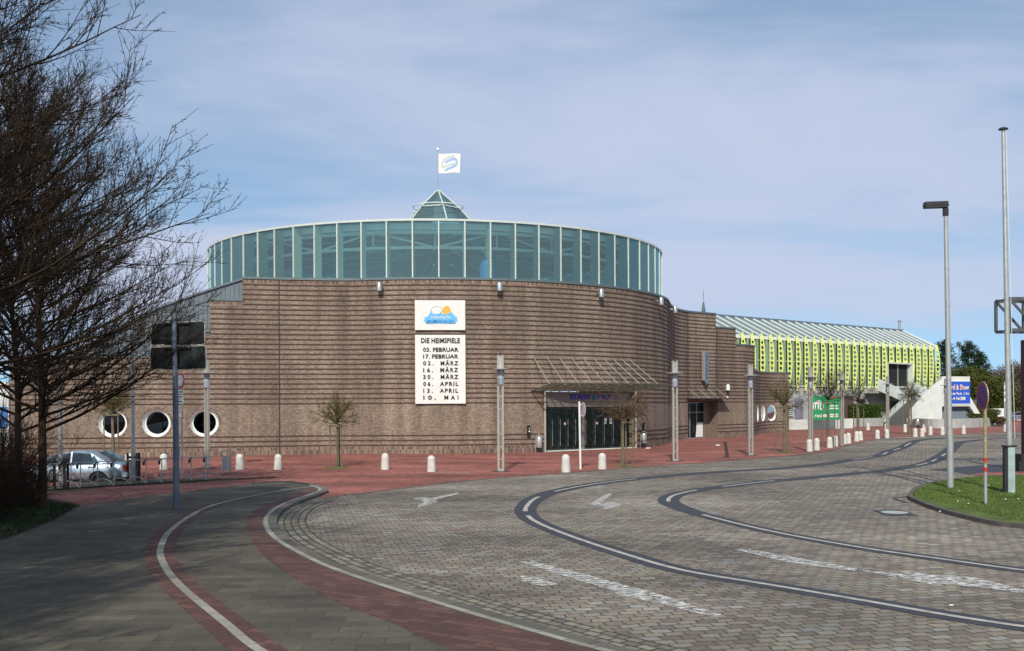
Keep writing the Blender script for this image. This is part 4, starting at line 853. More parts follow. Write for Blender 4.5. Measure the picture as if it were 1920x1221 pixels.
# concrete billboard
bbp = at(1795, 760, 112); o = thing('blue_billboard', 'blue billboard with orange and white lettering on a pale concrete frame behind the lamp post', 'billboard', (bbp.x, bbp.y, 0), R(12))
k = 112/1867
z_ = lambda y: at(1795, y, 112).z
mb = MB(); mb.box((-31*k, .1, z_(762)), (28*k, .9, z_(706))); mb.build('concrete_frame', M['conwhite'], o)
mb = MB(); mb.prism([(-31*k, .11, z_(762)), (-31*k, .11, z_(712)), (-31*k-.4, .11, z_(715)), (-66*k, .11, z_(738)), (-95*k, .11, z_(768)), (-95*k, .11, .9), (-31*k, .11, .9)], (0, .3, 0)); mb.build('left_buttress', M['conwhite'], o)
mb = MB(); mb.prism([(28*k, .12, z_(743)), (28*k, .12, z_(762)), (38*k, .12, z_(776)), (50*k, .12, z_(776))], (0, .5, 0)); mb.build('right_buttress', M['conwhite'], o)
mb = MB(); mb.box((-25*k, .95, .6), (40*k, 1.2, z_(762))); mb.prism([(-30*k, .3, .5), (42*k, .3, .5), (26*k, .9, z_(768)), (-25*k, .9, z_(768))], (0, .1, 0)); mb.build('rear_wall', M['zinc'], o)
mb = MB(); mb.box((-24*k, .0, z_(757)), (27.5*k, .1, z_(715.5))); bd = mb.build('board', M['blue'], o)
mb = MB(); mb.box((-25*k, .02, z_(759)), (27.5*k, .098, z_(757.1))); mb.box((-25*k, .02, z_(715.4)), (27.5*k, .098, z_(714.3))); mb.build('frame_strip', M['white'], o)
textmesh('Pferd & Show', 'lettering', 47*k, 10.5*k, M['cream'], o, TM(1*k, z_(726.5)), .03, bold=.02)
textmesh('Nacht der Pferde - 3. Mai', 'lettering', 46*k, 5*k, M['banner'], o, TM(1.2*k, z_(738.3)), .03, bold=.02)
textmesh('2. - 4. Mai 2008', 'lettering', 34*k, 6.5*k, M['banner'], o, TM(0*k, z_(747.5)), .03, bold=.04)

# ================================================================== BOLLARDS
bp_ = thing('stone_bollard', 'x', 'bollard', (0, 0, 0), 0, 'pale stone bollards along the plaza')
mb = MB(); mb.lathe([(.185, 0), (.18, .05), (.172, .3), (.162, .52), (.165, .54), (.155, .6), (.125, .66), (.075, .7), (.02, .712)], 20); mb.build('post', M['bollard'], bp_, smooth=True, auto=50)
mb = MB(); mb.lathe([(.2, 0), (.2, .012)], 16); mb.build('foot_joint', M['soil'], bp_)
bol = [(307, 881, 'pale bollard behind the bicycle rack, right of the car'), (450, 881, 'pale bollard just right of the metal litter bin'), (521, 881, 'pale bollard below the vertical joint in the brick wall'), (722, 881, 'pale bollard right of the pollarded tree, before the white banners'), (809, 885, 'pale bollard in front of the home game banner'), (1061, 886, 'pale bollard left of the round sign before the main doors'), (1129, 880, 'pale bollard right of the round sign, beside the staked tree'), (242, 878, 'pale bollard whose top shows over the boot of the silver car'),
 (1518, 847, 'biggest of the far bollards, at the foot of a light column near the green poster'), (1531.5, 845, 'second bollard from the left before the green poster'), (1555.6, 840, 'left one of the bollard pair under the bushy staked tree by the green poster'), (1566, 837.5, 'right one of the bollard pair under the bushy staked tree by the green poster'), (1583, 833, 'left one of the bollard pair beside the light column right of the green poster'), (1591, 832, 'right one of the bollard pair beside the light column right of the green poster'), (1606, 828, 'left one of the bollard pair before the low wall and hedge'), (1613.5, 826, 'right one of the bollard pair before the low wall and hedge'),
 (1627.5, 807, 'small bollard alone near the hedge wall'), (1645, 823, 'bollard at the kerb just left of the light column before the stairs'), (1661.5, 807, 'rear bollard seen behind another left of the stairs light column'), (1663, 822, 'front bollard touching the light column before the stairs'), (1696.7, 810.5, 'bollard at the foot of the concrete stairs'), (1716, 819.5, 'bollard at the kerb right of the stairs, largest there'), (1732.5, 811, 'rear bollard beside the far litter bin'), (1729, 819, 'front bollard next to the one largest right of the stairs'), (1744.5, 816, 'bollard before the curved wall, halfway to the tall lamp post'), (1767, 815.5, 'bollard just left of the tall lamp post'), (1806.7, 814, 'bollard between the lamp post and the no-stopping sign'), (1885, 810, 'bollard left of the tall white pole'), (1918, 808, 'bollard cut by the right edge of the picture')]
for i, (x, y, lb) in enumerate(bol):
    p = G(x, y); rz = random.random()*6
    if i == 0: bp_.location = p; bp_['label'] = lb
    else:
        c = dup(bp_, p, rz, lb); q_ = random.Random(i); c.rotation_euler = (q_.uniform(-.022, .022), q_.uniform(-.022, .022), rz); f_ = q_.uniform(.96, 1.05); c.scale = (f_, f_, q_.uniform(.95, 1.05))
# ================================================================== LIGHT COLUMNS
lc = thing('light_column', 'x', 'street light', (0, 0, 0), 0, 'slim twin-bar light columns along the plaza')
for x in (-.095, .095):
    mb = MB(); mb.box((x-.045, -.05, 0), (x+.045, .05, 4.86)); mb.build('upright', M['steelwarm'], lc)
mb = MB()
for z in np.arange(.5, 4.0, .52): mb.tube([(-.07, 0, z), (.07, 0, z)], .03, 6)
mb.tube([(0, 0, .9), (0, 0, 3.3)], .015, 5); mb.box((-.07, -.045, .0), (.07, .045, .12)); mb.box((-.066, -.03, 4.25), (.066, .03, 4.8)); mb.build('rung', M['steel'], lc)
mb = MB(); mb.lathe([(.1, 3.55), (.15, 3.62), (.15, 3.9)], 16); mb.build('lamp_housing', M['silver'], lc, smooth=True, auto=30)
mb = MB(); mb.lathe([(.13, 3.9), (.13, 4.22)], 16); mb.build('lamp_glass', pm('opal_glass', (.35, .36, .38), .2), lc, smooth=True, auto=30)
mb = MB(); mb.lathe([(.46, 4.24), (.47, 4.26), (.2, 4.3)], 24); mb.build('reflector_disc', M['steel'], lc)
mb = MB(); mb.lathe([(.42, 0), (.42, .015)], 20); mb.build('base_plate', M['asphalt'], lc)
for i, (x, y, a_, lb) in enumerate([(939.5, 884, -8, 'twin-bar light column left of the main entrance'), (1266, 865, 12, 'twin-bar light column right of the main entrance, beside the bend of the wall'), (1407.5, 854, 18, 'twin-bar light column before the last steps of the brick wall'), (388.5, 878, -38, 'twin-bar light column behind the bicycle rack and the big sign'), (1520, 847, 25, 'twin-bar light column left of the green poster board'), (1579, 836, 28, 'twin-bar light column right of the green poster board'), (1664.5, 820.5, 30, 'twin-bar light column before the concrete stairs'), (1773, 814, 34, 'farthest twin-bar light column, beside the blue billboard')]):
    if i == 0: lc.location = G(x, y); lc.rotation_euler = (0, 0, R(a_)); lc['label'] = lb
    else: dup(lc, G(x, y), R(a_), lb)
# tall lamp post on the island
p = G(1782, 915, .1); k = p.y/1867; hL = at(1773, 393, p.y).z
o = thing('tall_lamp_post', 'tall grey street lamp with a flat dark box head on the grass island', 'street light', p)
top = at(1773, 393, p.y)-p; mb = MB(); mb.tube([(0, 0, -.1), (0, 0, 1.4), (top.x*.2, 0, 2.0), (top.x, 0, hL-.1)], [.1, .1, .085, .06], 14); mb.build('pole', M['steel'], o, smooth=True, auto=40)
mb = MB(); x0 = at(1733.5, 389, p.y).x-p.x; x1 = at(1775.5, 389, p.y).x-p.x; z0, z1 = hL-.06, hL+.15
mb.add([(x0, -.12, z0-.0), (x1, -.12, z0+.02), (x1, .12, z0+.02), (x0, .12, z0), (x0, -.11, z1-.02), (x1, -.12, z1), (x1, .12, z1), (x0, .11, z1-.02)], [(3, 2, 1, 0), (4, 5, 6, 7), (0, 1, 5, 4), (1, 2, 6, 5), (2, 3, 7, 6), (3, 0, 4, 7)]); mb.box((x0-.01, -.13, z0+.08), (x1+.02, .13, z0+.11)); hd = mb.build('lamp_head', M['dark'], o)
mb = MB(); mb.lathe([(.09, hL-.3), (.09, hL-.05)], 10, (top.x, 0, 0)); mb.build('collar', M['dark'], o)
# tall pole (flag mast) right
p = G(1894, 924, .1); o = thing('tall_mast', 'tallest pale mast with a small disc top on the grass island', 'mast', p); tp = at(1881, 243, p.y)-p; hm = tp.z
mb = MB(); mb.tube([(0, 0, -.1), (tp.x*.12, 0, 1.5), (tp.x, 0, hm)], [.085, .085, .05], 14); mb.build('pole', M['steel'], o, smooth=True, auto=40)
mb = MB(); mb.lathe([(.02, hm+.08), (.13, hm+.03), (.14, hm), (.05, hm-.02)], 14, (tp.x, 0, 0)); mb.build('top_disc', M['dark'], o)
mb = MB(); mb.tube([(tp.x+.07, -.02, hm-.1), (.14, -.02, 1.6)], .008, 4); mb.build('halyard', M['white'], o)
mb = MB(); mb.box((-.1, -.1, -.1), (.1, .1, 1.36)); mb.build('base_box', pm('pale_green_steel', (.36, .45, .42), .5, .2), o)
mb = MB(); mb.box((-.19, -.06, -.1), (-.101, .06, 1.36)); mb.box((-.2, -.12, 1.361), (.16, .12, 1.41)); mb.build('side_channel', M['dark'], o)
# no-stopping sign
p = G(1848, 945, .1); k = p.y/1867; o = thing('no_stopping_sign', 'round blue and red no-stopping sign on a worn pole on the grass island', 'road sign', p, R(-94))
zc = at(1848, 743, p.y).z-p.z; hp = at(1848, 721, p.y).z-p.z
mb = MB(); mb.tube([(0, 0, -.1), (0, 0, 1.05)], .042, 10); mb.build('lower_pole', M['steel'], o)
mb = MB(); mb.tube([(0, 0, 1.05), (0, 0, hp)], .046, 10); mb.build('pole', pm('rusty_olive_pole', (.3, .25, .13), .7, .1, var=.25, scale=12, dirt_or_veil=(.35, .36, .3)), o)
for z, h_ in ((.86, .11), (1.12, .1)): mb = MB(); mb.lathe([(.052, z), (.052, z+h_)], 12); mb.build('red_band', M['red'], o)
def disc(mb, r0, y, z, th, n=28): mb.prism([(r0*math.cos(2*math.pi*t/n), y, z+r0*math.sin(2*math.pi*t/n)) for t in range(n)], (0, th, 0))
mb = MB(); disc(mb, .385, -.075, zc, .02); sg = mb.build('sign_plate', M['steel'], o)
mb = MB(); disc(mb, .37, -.079, zc, .003); mb.build('red_ring', M['signred'], sg); mb = MB(); disc(mb, .285, -.083, zc, .003); mb.build('blue_field', M['signblue'], sg)
mb = MB(); mb.bar((-.2, -.086, zc+.2), (.2, -.086, zc-.2), .002, .07, up=(1, 0, 1)); mb.build('red_slash', M['signred'], sg)
mb = MB(); mb.box((-.02, -.05, zc-.1), (.02, -.03, zc+.1)); mb.build('clamp', M['steel'], o)
# round sign before the entrance, seen edge-on
p = G(1088.5, 880); o = thing('round_traffic_sign', 'round traffic sign seen almost edge-on on a white pole before the entrance', 'road sign', p, R(104)); hs = at(1090, 753, p.y).z
mb = MB(); mb.tube([(0, 0, -.1), (0, .04, hs)], .045, 10); mb.build('pole', M['white'], o)
mb = MB(); disc(mb, .33, -.14, hs-.36, .02, 24); sg = mb.build('sign_plate', pm('pink_grey_plate', (.5, .4, .42), .6), o)
mb = MB(); [mb.box((-.03, -.12, hs-z), (.03, .05, hs-z+.05)) for z in (.15, .62)]; mb.build('clamp', M['steel'], o)
# no vehicles sign with small plates
p = G(339.5, 894); o = thing('no_vehicles_sign', 'round red-rimmed no-vehicles sign above small white plates behind the big sign post', 'road sign', p, R(-42)); k = p.y/1867
z_ = lambda y: at(340, y, p.y).z
mb = MB(); mb.tube([(0, .05, -.1), (0, .05, z_(702))], .04, 8); mb.build('pole', M['steel'], o)
mb = MB(); disc(mb, .3, -.02, z_(714), .02); sg = mb.build('sign_plate', M['signred'], o); mb = MB(); disc(mb, .225, -.026, z_(714), .005); mb.build('white_field', M['fadegrey'], sg)
for a_, b_ in ((731, 739), (740.5, 748), (749, 757)):
    mb = MB(); mb.box((-.21, -.01, z_(b_)), (.21, .01, z_(a_))); q = mb.build('info_plate', M['fadegrey'], o); mb = MB(); mb.box((-.15, -.014, z_((a_+b_)/2+1)), (.15, -.01, z_((a_+b_)/2-1))); mb.build('print_line', M['ink'], q)
mb = MB(); mb.box((-.16, -.01, z_(784)), (.16, .01, z_(774))); q = mb.build('small_plate', M['signred'], o); mb = MB(); mb.box((-.13, -.014, z_(783)), (.13, -.01, z_(775))); mb.build('plate_field', M['banner'], q)
# large direction sign seen from behind
p = G(330.5, 958); o = thing('direction_sign', 'pair of large dark direction sign backs on a blue-grey post on the pavement', 'road sign', p, R(-3)); k = p.y/1867
z_ = lambda y: at(330, y, p.y).z; X = lambda px: (px-330)*k
mb = MB(); mb.tube([(0, 0, -.05), (0, 0, 2.5), (X(328), 0, z_(597))], [.083, .075, .065], 14); mb.lathe([(.11, -.06), (.1, .04), (.08, .06)], 14); mb.build('post', M['bluesteel'], o, smooth=True, auto=40)
for a_, b_, l_, r_ in ((602, 646, 281, 382), (648, 692, 279, 384)):
    q = [(X(l_), z_(b_)), (X(r_), z_(b_)), (X(r_), z_(a_)), (X(l_), z_(a_+3))]; rr = .05; pts = []
    for i, (x, z) in enumerate(q):
        sx = 1 if i in (1, 2) else -1; sz = 1 if i > 1 else -1; a0 = {0: 180, 1: 270, 2: 0, 3: 90}[i]
        for t in range(5): a = R(a0+t*22.5); pts.append((x-sx*rr+rr*math.cos(a), .12, z-sz*rr+rr*math.sin(a)))
    mb = MB(); mb.prism(pts, (0, .03, 0)); q2 = mb.build('sign_panel', M['signback'], o)
    mb = MB()
    for i in range(len(pts)): mb.bar((pts[i][0], .135, pts[i][2]), (pts[(i+1) % len(pts)][0], .135, pts[(i+1) % len(pts)][2]), .045, .02)
    mb.build('edge_rim', M['steel'], q2)
    mb = MB(); [mb.box((X(305), .06, zz), (X(357), .118, zz+.05)) for zz in (z_(a_+6), z_(b_-2))]; mb.build('cross_rail', M['signback'], q2)

# ================================================================== LITTER BINS, POSTS
def bin_(px, py, label, hgt=.95, kind=0):
    p = G(px, py); o = thing('litter_bin', label, 'litter bin', p, R(20*kind), None)
    mb = MB(); mb.lathe([(.13, 0), (.13, .3)], 14); mb.build('base', M['black'], o)
    mb = MB(); mb.lathe([(.17, .28), (.18, .3), (.18, .82), (.17, .84)], 18); mb.build('body', M['steel'], o, smooth=True, auto=40)
    mb = MB(); mb.tube([(.17*math.cos(t*math.pi/10), 0, .84+.2*math.sin(t*math.pi/10)) for t in range(11)], .02, 6); mb.tube([(-.2, 0, 0), (-.2, 0, .7), (-.17, 0, .84)], .018, 6); mb.build('hoop', M['steel'], o)
    mb = MB(); mb.lathe([(.17, .84), (.15, .9), (.03, .95)], 16); mb.build('lid', M['silver'], o, smooth=True, auto=40); return o
bin_(1011, 848.5, 'grey litter bin at the brick wall left of the main doors'); bin_(1207, 839.5, 'grey litter bin with a tall hoop right of the main doors'); bin_(1721, 802, 'small far litter bin at the end of the curved concrete wall')
p = G(424, 889); o = thing('litter_bin', 'grey metal litter bin with a curved roof at the end of the bicycle rack', 'litter bin', p, R(10))
mb = MB(); mb.lathe([(.17, .16), (.17, .72)], 18); mb.build('body', M['steel'], o, smooth=True, auto=40)
mb = MB(); n = 12
for i in range(n): a, b = math.pi*i/n, math.pi*(i+1)/n; mb.add([(.22*math.cos(a), -.16, .78+.2*math.sin(a)), (.22*math.cos(b), -.16, .78+.2*math.sin(b)), (.22*math.cos(b), .16, .78+.2*math.sin(b)), (.22*math.cos(a), .16, .78+.2*math.sin(a))], [(0, 1, 2, 3)])
mb.prism([(.22*math.cos(math.pi*i/12), -.16, .78+.2*math.sin(math.pi*i/12)) for i in range(13)]+[(.17*math.cos(math.pi*i/12), -.16, .78+.15*math.sin(math.pi*i/12)) for i in range(12, -1, -1)], (0, .02, 0)); mb.build('hood', M['silver'], o, fixn=False); mb = MB(); [mb.box((x-.02, .1, 0), (x+.02, .14, .8)) for x in (-.16, .16)]; mb.build('leg', M['steel'], o)
p = G(1361.5, 858); o = thing('black_post', 'pair of slim leaning black posts before the side entrance', 'post', p); mb = MB(); mb.bar((.02, 0, 0), (-.1, 0, .82), .06, .06); mb.bar((.12, .05, 0), (.0, .05, .8), .06, .06); mb.build('post', M['dark'], o); mb = MB(); mb.box((-.08, -.1, 0), (.2, .15, .03)); mb.build('foot', M['dark'], o)
# ================================================================== BICYCLE RACK
r0, r1 = G(118, 918), G(386, 900); ra = math.atan2(r1.y-r0.y, r1.x-r0.x); ln = (r1-r0).length; r0.z = .01
o = thing('bicycle_rack', 'long low galvanised bicycle rack in front of the silver car', 'bicycle rack', r0, ra)
mb = MB(); mb.tube([(-.5, 0, .86), (ln+.35, 0, .86)], .022, 8); mb.build('top_rail', M['steel'], o)
n = 10; pp = None
for i in range(n):
    x = ln*i/(n-1)
    if i == 0:
        mb = MB(); mb.tube([(0, 0, 0), (0, 0, .86)], .02, 8); mb.lathe([(.05, 0), (.05, .02)], 8); a1 = mb.build('rack_post', M['steel'], o)
        mb = MB(); mb.tube([(0, 0, .86), (-.12, -.12, .84), (-.2, -.2, .76)], .025, 6); mb.lathe([(.02, -.09), (.045, -.05), (.045, .04), (.02, .06)], 8, (-.2, -.2, .76)); a2 = mb.build('hook', M['black'], o)
        mb = MB(); mb.tube([(-.02, 0, .22), (.06, -.12, .27), (.16, -.22, .27), (.28, -.34, .2), (.36, -.42, .06)], .018, 6); mb.tube([(-.02, 0, .22), (-.08, .06, .16), (-.12, .1, .04)], .016, 6); a3 = mb.build('wheel_holder', M['steel'], o)
    else:
        for a_ in (a1, a2, a3): c = a_.copy(); COL.objects.link(c); c.parent = o; c.location = (x, 0, 0)
# steel poles with guards by the rack
for px, py, topy, lb in ((250, 902, 560, 'round grey pole with dark guard posts behind the bicycle rack, left of the big sign'), (114, 918, 560, 'round grey pole with guard posts at the left end of the bicycle rack')):
    p = G(px, py); o = thing('steel_pole', lb, 'pole', p); ht = at(px, topy, p.y).z
    mb = MB(); mb.tube([(0, 0, -.2), (0, 0, 1.2), (0, 0, ht)], [.075, .07, .05], 12); mb.build('pole', M['steel'], o, smooth=True, auto=40)
    for dx_, dy_ in ((-.17, -.1), (.17, -.1), (.17, .15)): mb = MB(); mb.box((dx_-.035, dy_-.035, -.2), (dx_+.035, dy_+.035, 1.05)); mb.build('guard_post', M['dark'], o)
    mb = MB(); mb.box((-.2, -.06, .85), (.2, -.02, .93)); mb.build('guard_rail', M['dark'], o)

# ================================================================== CAR
def car():
    xr = at(247, 880, 37.6).x; o = thing('parked_car', 'silver four-door saloon car parked behind the bicycle rack', 'car', (xr-4.45, 37.5, -.25), R(2))
    Lc = 4.45; hw = .84
    # side outline stations: x (0 = nose), belt z, body half width
    prof = [(0, .42, .55, .62), (.06, .36, .62, .7), (.3, .3, .7, .78), (.75, .28, .78, .82), (1.25, .27, .86, .84), (1.9, .26, .9, .84), (2.7, .26, .92, .84), (3.4, .28, .94, .84), (3.95, .32, .95, .81), (4.3, .38, .93, .76), (4.43, .45, .86, .7)]
    mb = MB(); rings = []
    for x, zl, zb, w in prof:
        r = [(x, -w*.8, zl), (x, -w*.97, zl+.08), (x, -w, zl+(zb-zl)*.45), (x, -w*1.01, zl+(zb-zl)*.6), (x, -w*.95, zb-.03), (x, -w*.82, zb+.02), (x, -w*.4, zb+.045), (x, 0, zb+.05)]
        r = r+[(x, -y, z) for x, y, z in r[-2::-1]]; rings.append(r)
    m_ = len(rings[0]); vs = [q for r in rings for q in r]; fs = []
    for i in range(len(rings)-1):
        for j in range(m_-1): fs.append((i*m_+j, i*m_+j+1, (i+1)*m_+j+1, (i+1)*m_+j))
    fs += [tuple(range(m_)), tuple((len(rings)-1)*m_+j for j in range(m_))]; mb.add(vs, fs)
    body = mb.build('body', M['car'], o, smooth=True, auto=40); sm = body.modifiers.new('s', 'SUBSURF'); sm.levels = 2; sm.render_levels = 2
    # wheel wells cut
    for x in (.83, 3.48):
        cb2 = MB(); cb2.lathe([(.355, -1.2), (.355, 1.2)], 28); c = cb2.build('well_cutter', M['black'], o); c.rotation_euler = (R(90), 0, 0); c.location = (x, 0, .31)
        bo_ = body.modifiers.new('b', 'BOOLEAN'); bo_.object = c; bo_.operation = 'DIFFERENCE'; bo_.solver = 'EXACT'; cutters.append(c)
    # cabin
    cab = [(1.2, .86, .84, .80), (2.02, 1.36, .60, .0), (2.5, 1.41, .6, 0), (3.1, 1.375, .6, 0), (3.82, .95, .74, 0)]
    lo = [(1.12, .9), (4.0, .96)]
    mb = MB()
    roof = [(1.95, 1.32, .57), (2.2, 1.385, .585), (2.6, 1.41, .59), (3.0, 1.39, .585), (3.22, 1.33, .56)]
    vs = []; n = 7
    for x, z, w in roof:
        for j in range(n): f = -1+2*j/(n-1); vs.append((x, w*f, z-.05*abs(f)**3))
    fs = [(i*n+j, i*n+j+1, (i+1)*n+j+1, (i+1)*n+j) for i in range(len(roof)-1) for j in range(n-1)]
    mb.add(vs, fs); rf_ = mb.build('roof', M['car'], o, smooth=True); sf = rf_.modifiers.new('s', 'SOLIDIFY'); sf.thickness = .03; sb2 = rf_.modifiers.new('ss', 'SUBSURF'); sb2.levels = 2; sb2.render_levels = 2
    for y in (-1, 1):
        mb = MB()   # pillars of one side
        for a, b, w, h_ in (((1.18, .8*y, .9), (1.97, .57*y, 1.29), .05, .07), ((2.5, .82*y, .93), (2.46, .585*y, 1.35), .05, .09), ((3.85, .74*y, .95), (3.2, .56*y, 1.29), .06, .3), ((1.97, .575*y, 1.29), (3.2, .565*y, 1.29), .05, .08)): mb.bar(a, b, w, h_, up=(0, 0, 1))
        mb.prism([(3.3, .785*y, .93), (4.0, .745*y, .945), (3.75, .7*y, 1.06), (3.28, .575*y, 1.31), (3.12, .575*y, 1.33)], (0, -.04*y, 0))
        mb.build('pillar', M['car'], o, fixn=True)
    for y in (-1, 1):
        mb = MB(); mb.add([(1.3, .8*y, .93), (2.48, .81*y, .94), (2.45, .59*y, 1.32), (1.98, .58*y, 1.3)], [(0, 1, 2, 3)]); mb.add([(2.54, .81*y, .94), (3.5, .78*y, .95), (3.2, .58*y, 1.3), (2.52, .59*y, 1.33)], [(0, 1, 2, 3)])
        mb.build('side_window', M['carglass'], o, fixn=False)
    mb = MB(); mb.add([(1.12, -.72, .9), (1.12, .72, .9), (1.96, .55, 1.33), (1.96, -.55, 1.33)], [(0, 1, 2, 3)]); mb.build('windscreen', M['carglass'], o, fixn=False)
    mb = MB(); mb.add([(3.92, -.66, .96), (3.92, .66, .96), (3.22, .54, 1.34), (3.22, -.54, 1.34)], [(0, 1, 2, 3)]); mb.build('rear_window', M['carglass'], o, fixn=False)
    for x in (2.25, 3.05):
        for y in (-.36, .36): mb = MB(); mb.box((x, y-.2, .5), (x+.13, y+.2, 1.12)); mb.build('seat', M['dark'], o)
    mb = MB(); mb.box((.1, -.862, .55), (1.4, -.84, .6)) if False else None
    for y in (-1, 1): mb.bar((1.2, .852*y, .58), (3.1, .852*y, .6), .03, .045)
    mb.build('side_strip', M['silver'], o)
    mb = MB()
    for x in (1.35, 2.5, 3.32): mb.box((x-.008, -.85, .35), (x+.008, -.838, .9))
    for x in (2.28, 3.2): mb.box((x-.09, -.86, .8), (x+.09, -.838, .825))
    mb.build('door_gap', M['black'], o)
    for y in (-.62, .62): mb = MB(); mb.box((4.38, y-.14, .68), (4.452, y+.14, .86)); mb.build('tail_light', M['red'], o)
    mb = MB(); mb.box((4.3, -.72, .42), (4.5, .72, .6)); mb.box((-.05, -.68, .4), (.12, .68, .56)); mb.build('bumper', M['car'], o)
    for y in (-.88, .88): mb = MB(); mb.box((1.38, y-.09, .94), (1.5, y+.09, 1.06)); mb.build('mirror', M['car'], o)
    for x in (.83, 3.48):
        for y in (-1, 1):
            mb = MB(); mb.lathe([(.2, -.1), (.3, -.1), (.315, -.06), (.315, .06), (.3, .1), (.2, .1)], 28, cap=False); w = mb.build('wheel', M['tyre'], o, smooth=True, auto=40); w.location = (x, .74*y, .31); w.rotation_euler = (R(90), 0, 0)
            mb = MB(); mb.lathe([(.2, -.09), (.205, .0), (.2, .09)], 24, cap=False); mb.lathe([(.0, -.01), (.06, .0), (.0, .01)], 12, cap=False)
            for t in range(5): a = t*1.2566; mb.bar((0, 0, y*.07), (.2*math.cos(a), .2*math.sin(a), y*.06), .06, .03)
            mb.lathe([(.05, .05*y), (.05, .09*y)], 10); mb.build('rim', M['silver'], w)
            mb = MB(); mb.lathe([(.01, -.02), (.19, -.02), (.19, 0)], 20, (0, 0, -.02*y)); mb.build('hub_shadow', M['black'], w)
    mb = MB(); mb.box((.3, -.72, .2), (4.1, .72, .5)); mb.build('underbody', M['black'], o)
    return o
cutters = []; car()
dg = bpy.context.evaluated_depsgraph_get()
for c in cutters: bpy.context.view_layer.update()
# bake the boolean, drop the cutters
for ob in list(bpy.data.objects):
    if ob.type == 'MESH' and any(m_.type == 'BOOLEAN' for m_ in ob.modifiers):
        bpy.context.view_layer.update(); dg = bpy.context.evaluated_depsgraph_get(); me = bpy.data.meshes.new_from_object(ob.evaluated_get(dg)); ob.modifiers.clear(); ob.data = me
for c in cutters: bpy.data.objects.remove(c)

# ================================================================== GANTRY at right edge
Yg = 40.0; o = thing('lattice_gantry', 'dark steel lattice gantry box entering at the right edge of the picture', 'gantry', at(1917, 884, Yg)*Vector((1, 1, 0)) if False else Vector((at(1919, 884, Yg).x, Yg, 0)), R(3))
bx = Vector((at(1919, 884, Yg).x, Yg, 0)); zt, zb = at(1880, 563, Yg).z, at(1880, 621, Yg).z; xl = at(1879, 600, Yg).x-bx.x; mb = MB(); Lg = 7
for y in (-.5, .5):
    for z in (zb, zt): mb.bar((xl, y, z), (xl+Lg, y, z), .13, .13)
for i in range(7):
    x = xl+i*1.15
    for y in (-.5, .5): mb.bar((x, y, zb), (x, y, zt), .1)
    for z in (zb, zt): mb.bar((x, -.5, z), (x, .5, z), .06)
    if i < 6:
        for y in (-.5, .5): mb.bar((x, y, zb if i % 2 else zt), (x+1.15, y, zt if i % 2 else zb), .08)
        mb.bar((x, -.5, zb), (x+1.15, .5, zb), .05); mb.bar((x, -.5, zt), (x+1.15, .5, zt), .05)
mb.build('lattice_beam', pm('grey_green_gantry', (.1, .11, .11), .5, .3), o)
mb = MB(); mb.box((-.02, -.12, 0), (.24, .12, zb+.1) if False else (.24, .12, at(1919, 638, Yg).z)); mb.build('gantry_post', M['maroon'], o)
mb = MB(); mb.box((-.35, -.3, 0), (.6, .4, .42)); mb.box((-.2, -.2, .43), (.5, .3, .7)); mb.build('base_block', M['dark'], o)
# ================================================================== VEGETATION
rng = np.random.default_rng(5)
def tubes(name, segs, mat, parent, ns=3):
    A = np.array([s[0] for s in segs]); B = np.array([s[1] for s in segs]); ra = np.array([s[2] for s in segs])[:, None]; rb = np.array([s[3] for s in segs])[:, None]
    T = B-A; T /= np.linalg.norm(T, axis=1, keepdims=True)+1e-9; ref = np.where(np.abs(T[:, 2:3]) < .9, np.array([[0, 0, 1.]]), np.array([[1., 0, 0]])); U = np.cross(T, ref); U /= np.linalg.norm(U, axis=1, keepdims=True); V = np.cross(T, U)
    n = len(segs); vv = np.zeros((n, 2*ns, 3))
    for j in range(ns):
        a = 2*math.pi*j/ns; dd = U*math.cos(a)+V*math.sin(a); vv[:, j] = A+dd*ra; vv[:, ns+j] = B+dd*rb
    base = (np.arange(n)*2*ns)[:, None]; fc = np.stack([np.concatenate([base+j, base+(j+1) % ns, base+ns+(j+1) % ns, base+ns+j], 1) for j in range(ns)], 1).reshape(-1, 4)
    me = bpy.data.meshes.new(name); me.vertices.add(n*2*ns); me.vertices.foreach_set('co', vv.reshape(-1)); nf = len(fc)
    me.loops.add(nf*4); me.loops.foreach_set('vertex_index', fc.reshape(-1)); me.polygons.add(nf); me.polygons.foreach_set('loop_start', np.arange(nf)*4); me.update(calc_edges=True); me.validate()
    me.materials.append(mat); me.polygons.foreach_set('use_smooth', [True]*nf); o = bpy.data.objects.new(name, me); COL.objects.link(o); o.parent = parent; return o
class Br:
    def __init__(s, seed): s.r = random.Random(seed); s.seg = []
    def rod(s, p, d_, ln, r0, r1, n, curve, wob=.12):
        """grow a rod that bends towards 'curve' (a vector added to the heading per metre); returns points and headings"""
        r = s.r; p = Vector(p); d_ = Vector(d_).normalized(); out = [(p.copy(), d_.copy())]; st_ = ln/n
        for i in range(n):
            d_ = (d_+Vector(curve)*st_+Vector((r.uniform(-1, 1), r.uniform(-1, 1), r.uniform(-1, 1)))*wob*math.sqrt(st_)).normalized(); q = p+d_*st_
            s.seg.append((tuple(p), tuple(q), r0+(r1-r0)*i/n, r0+(r1-r0)*(i+1)/n)); p = q; out.append((p.copy(), d_.copy()))
        return out
    def side(s, d_, ang, bias=None):
        r = s.r; ax = d_.orthogonal().normalized(); ax = Matrix.Rotation(r.uniform(0, 6.283), 3, d_) @ ax; v = Matrix.Rotation(ang, 3, ax) @ d_
        if bias is not None: v = (v+bias).normalized()
        return v
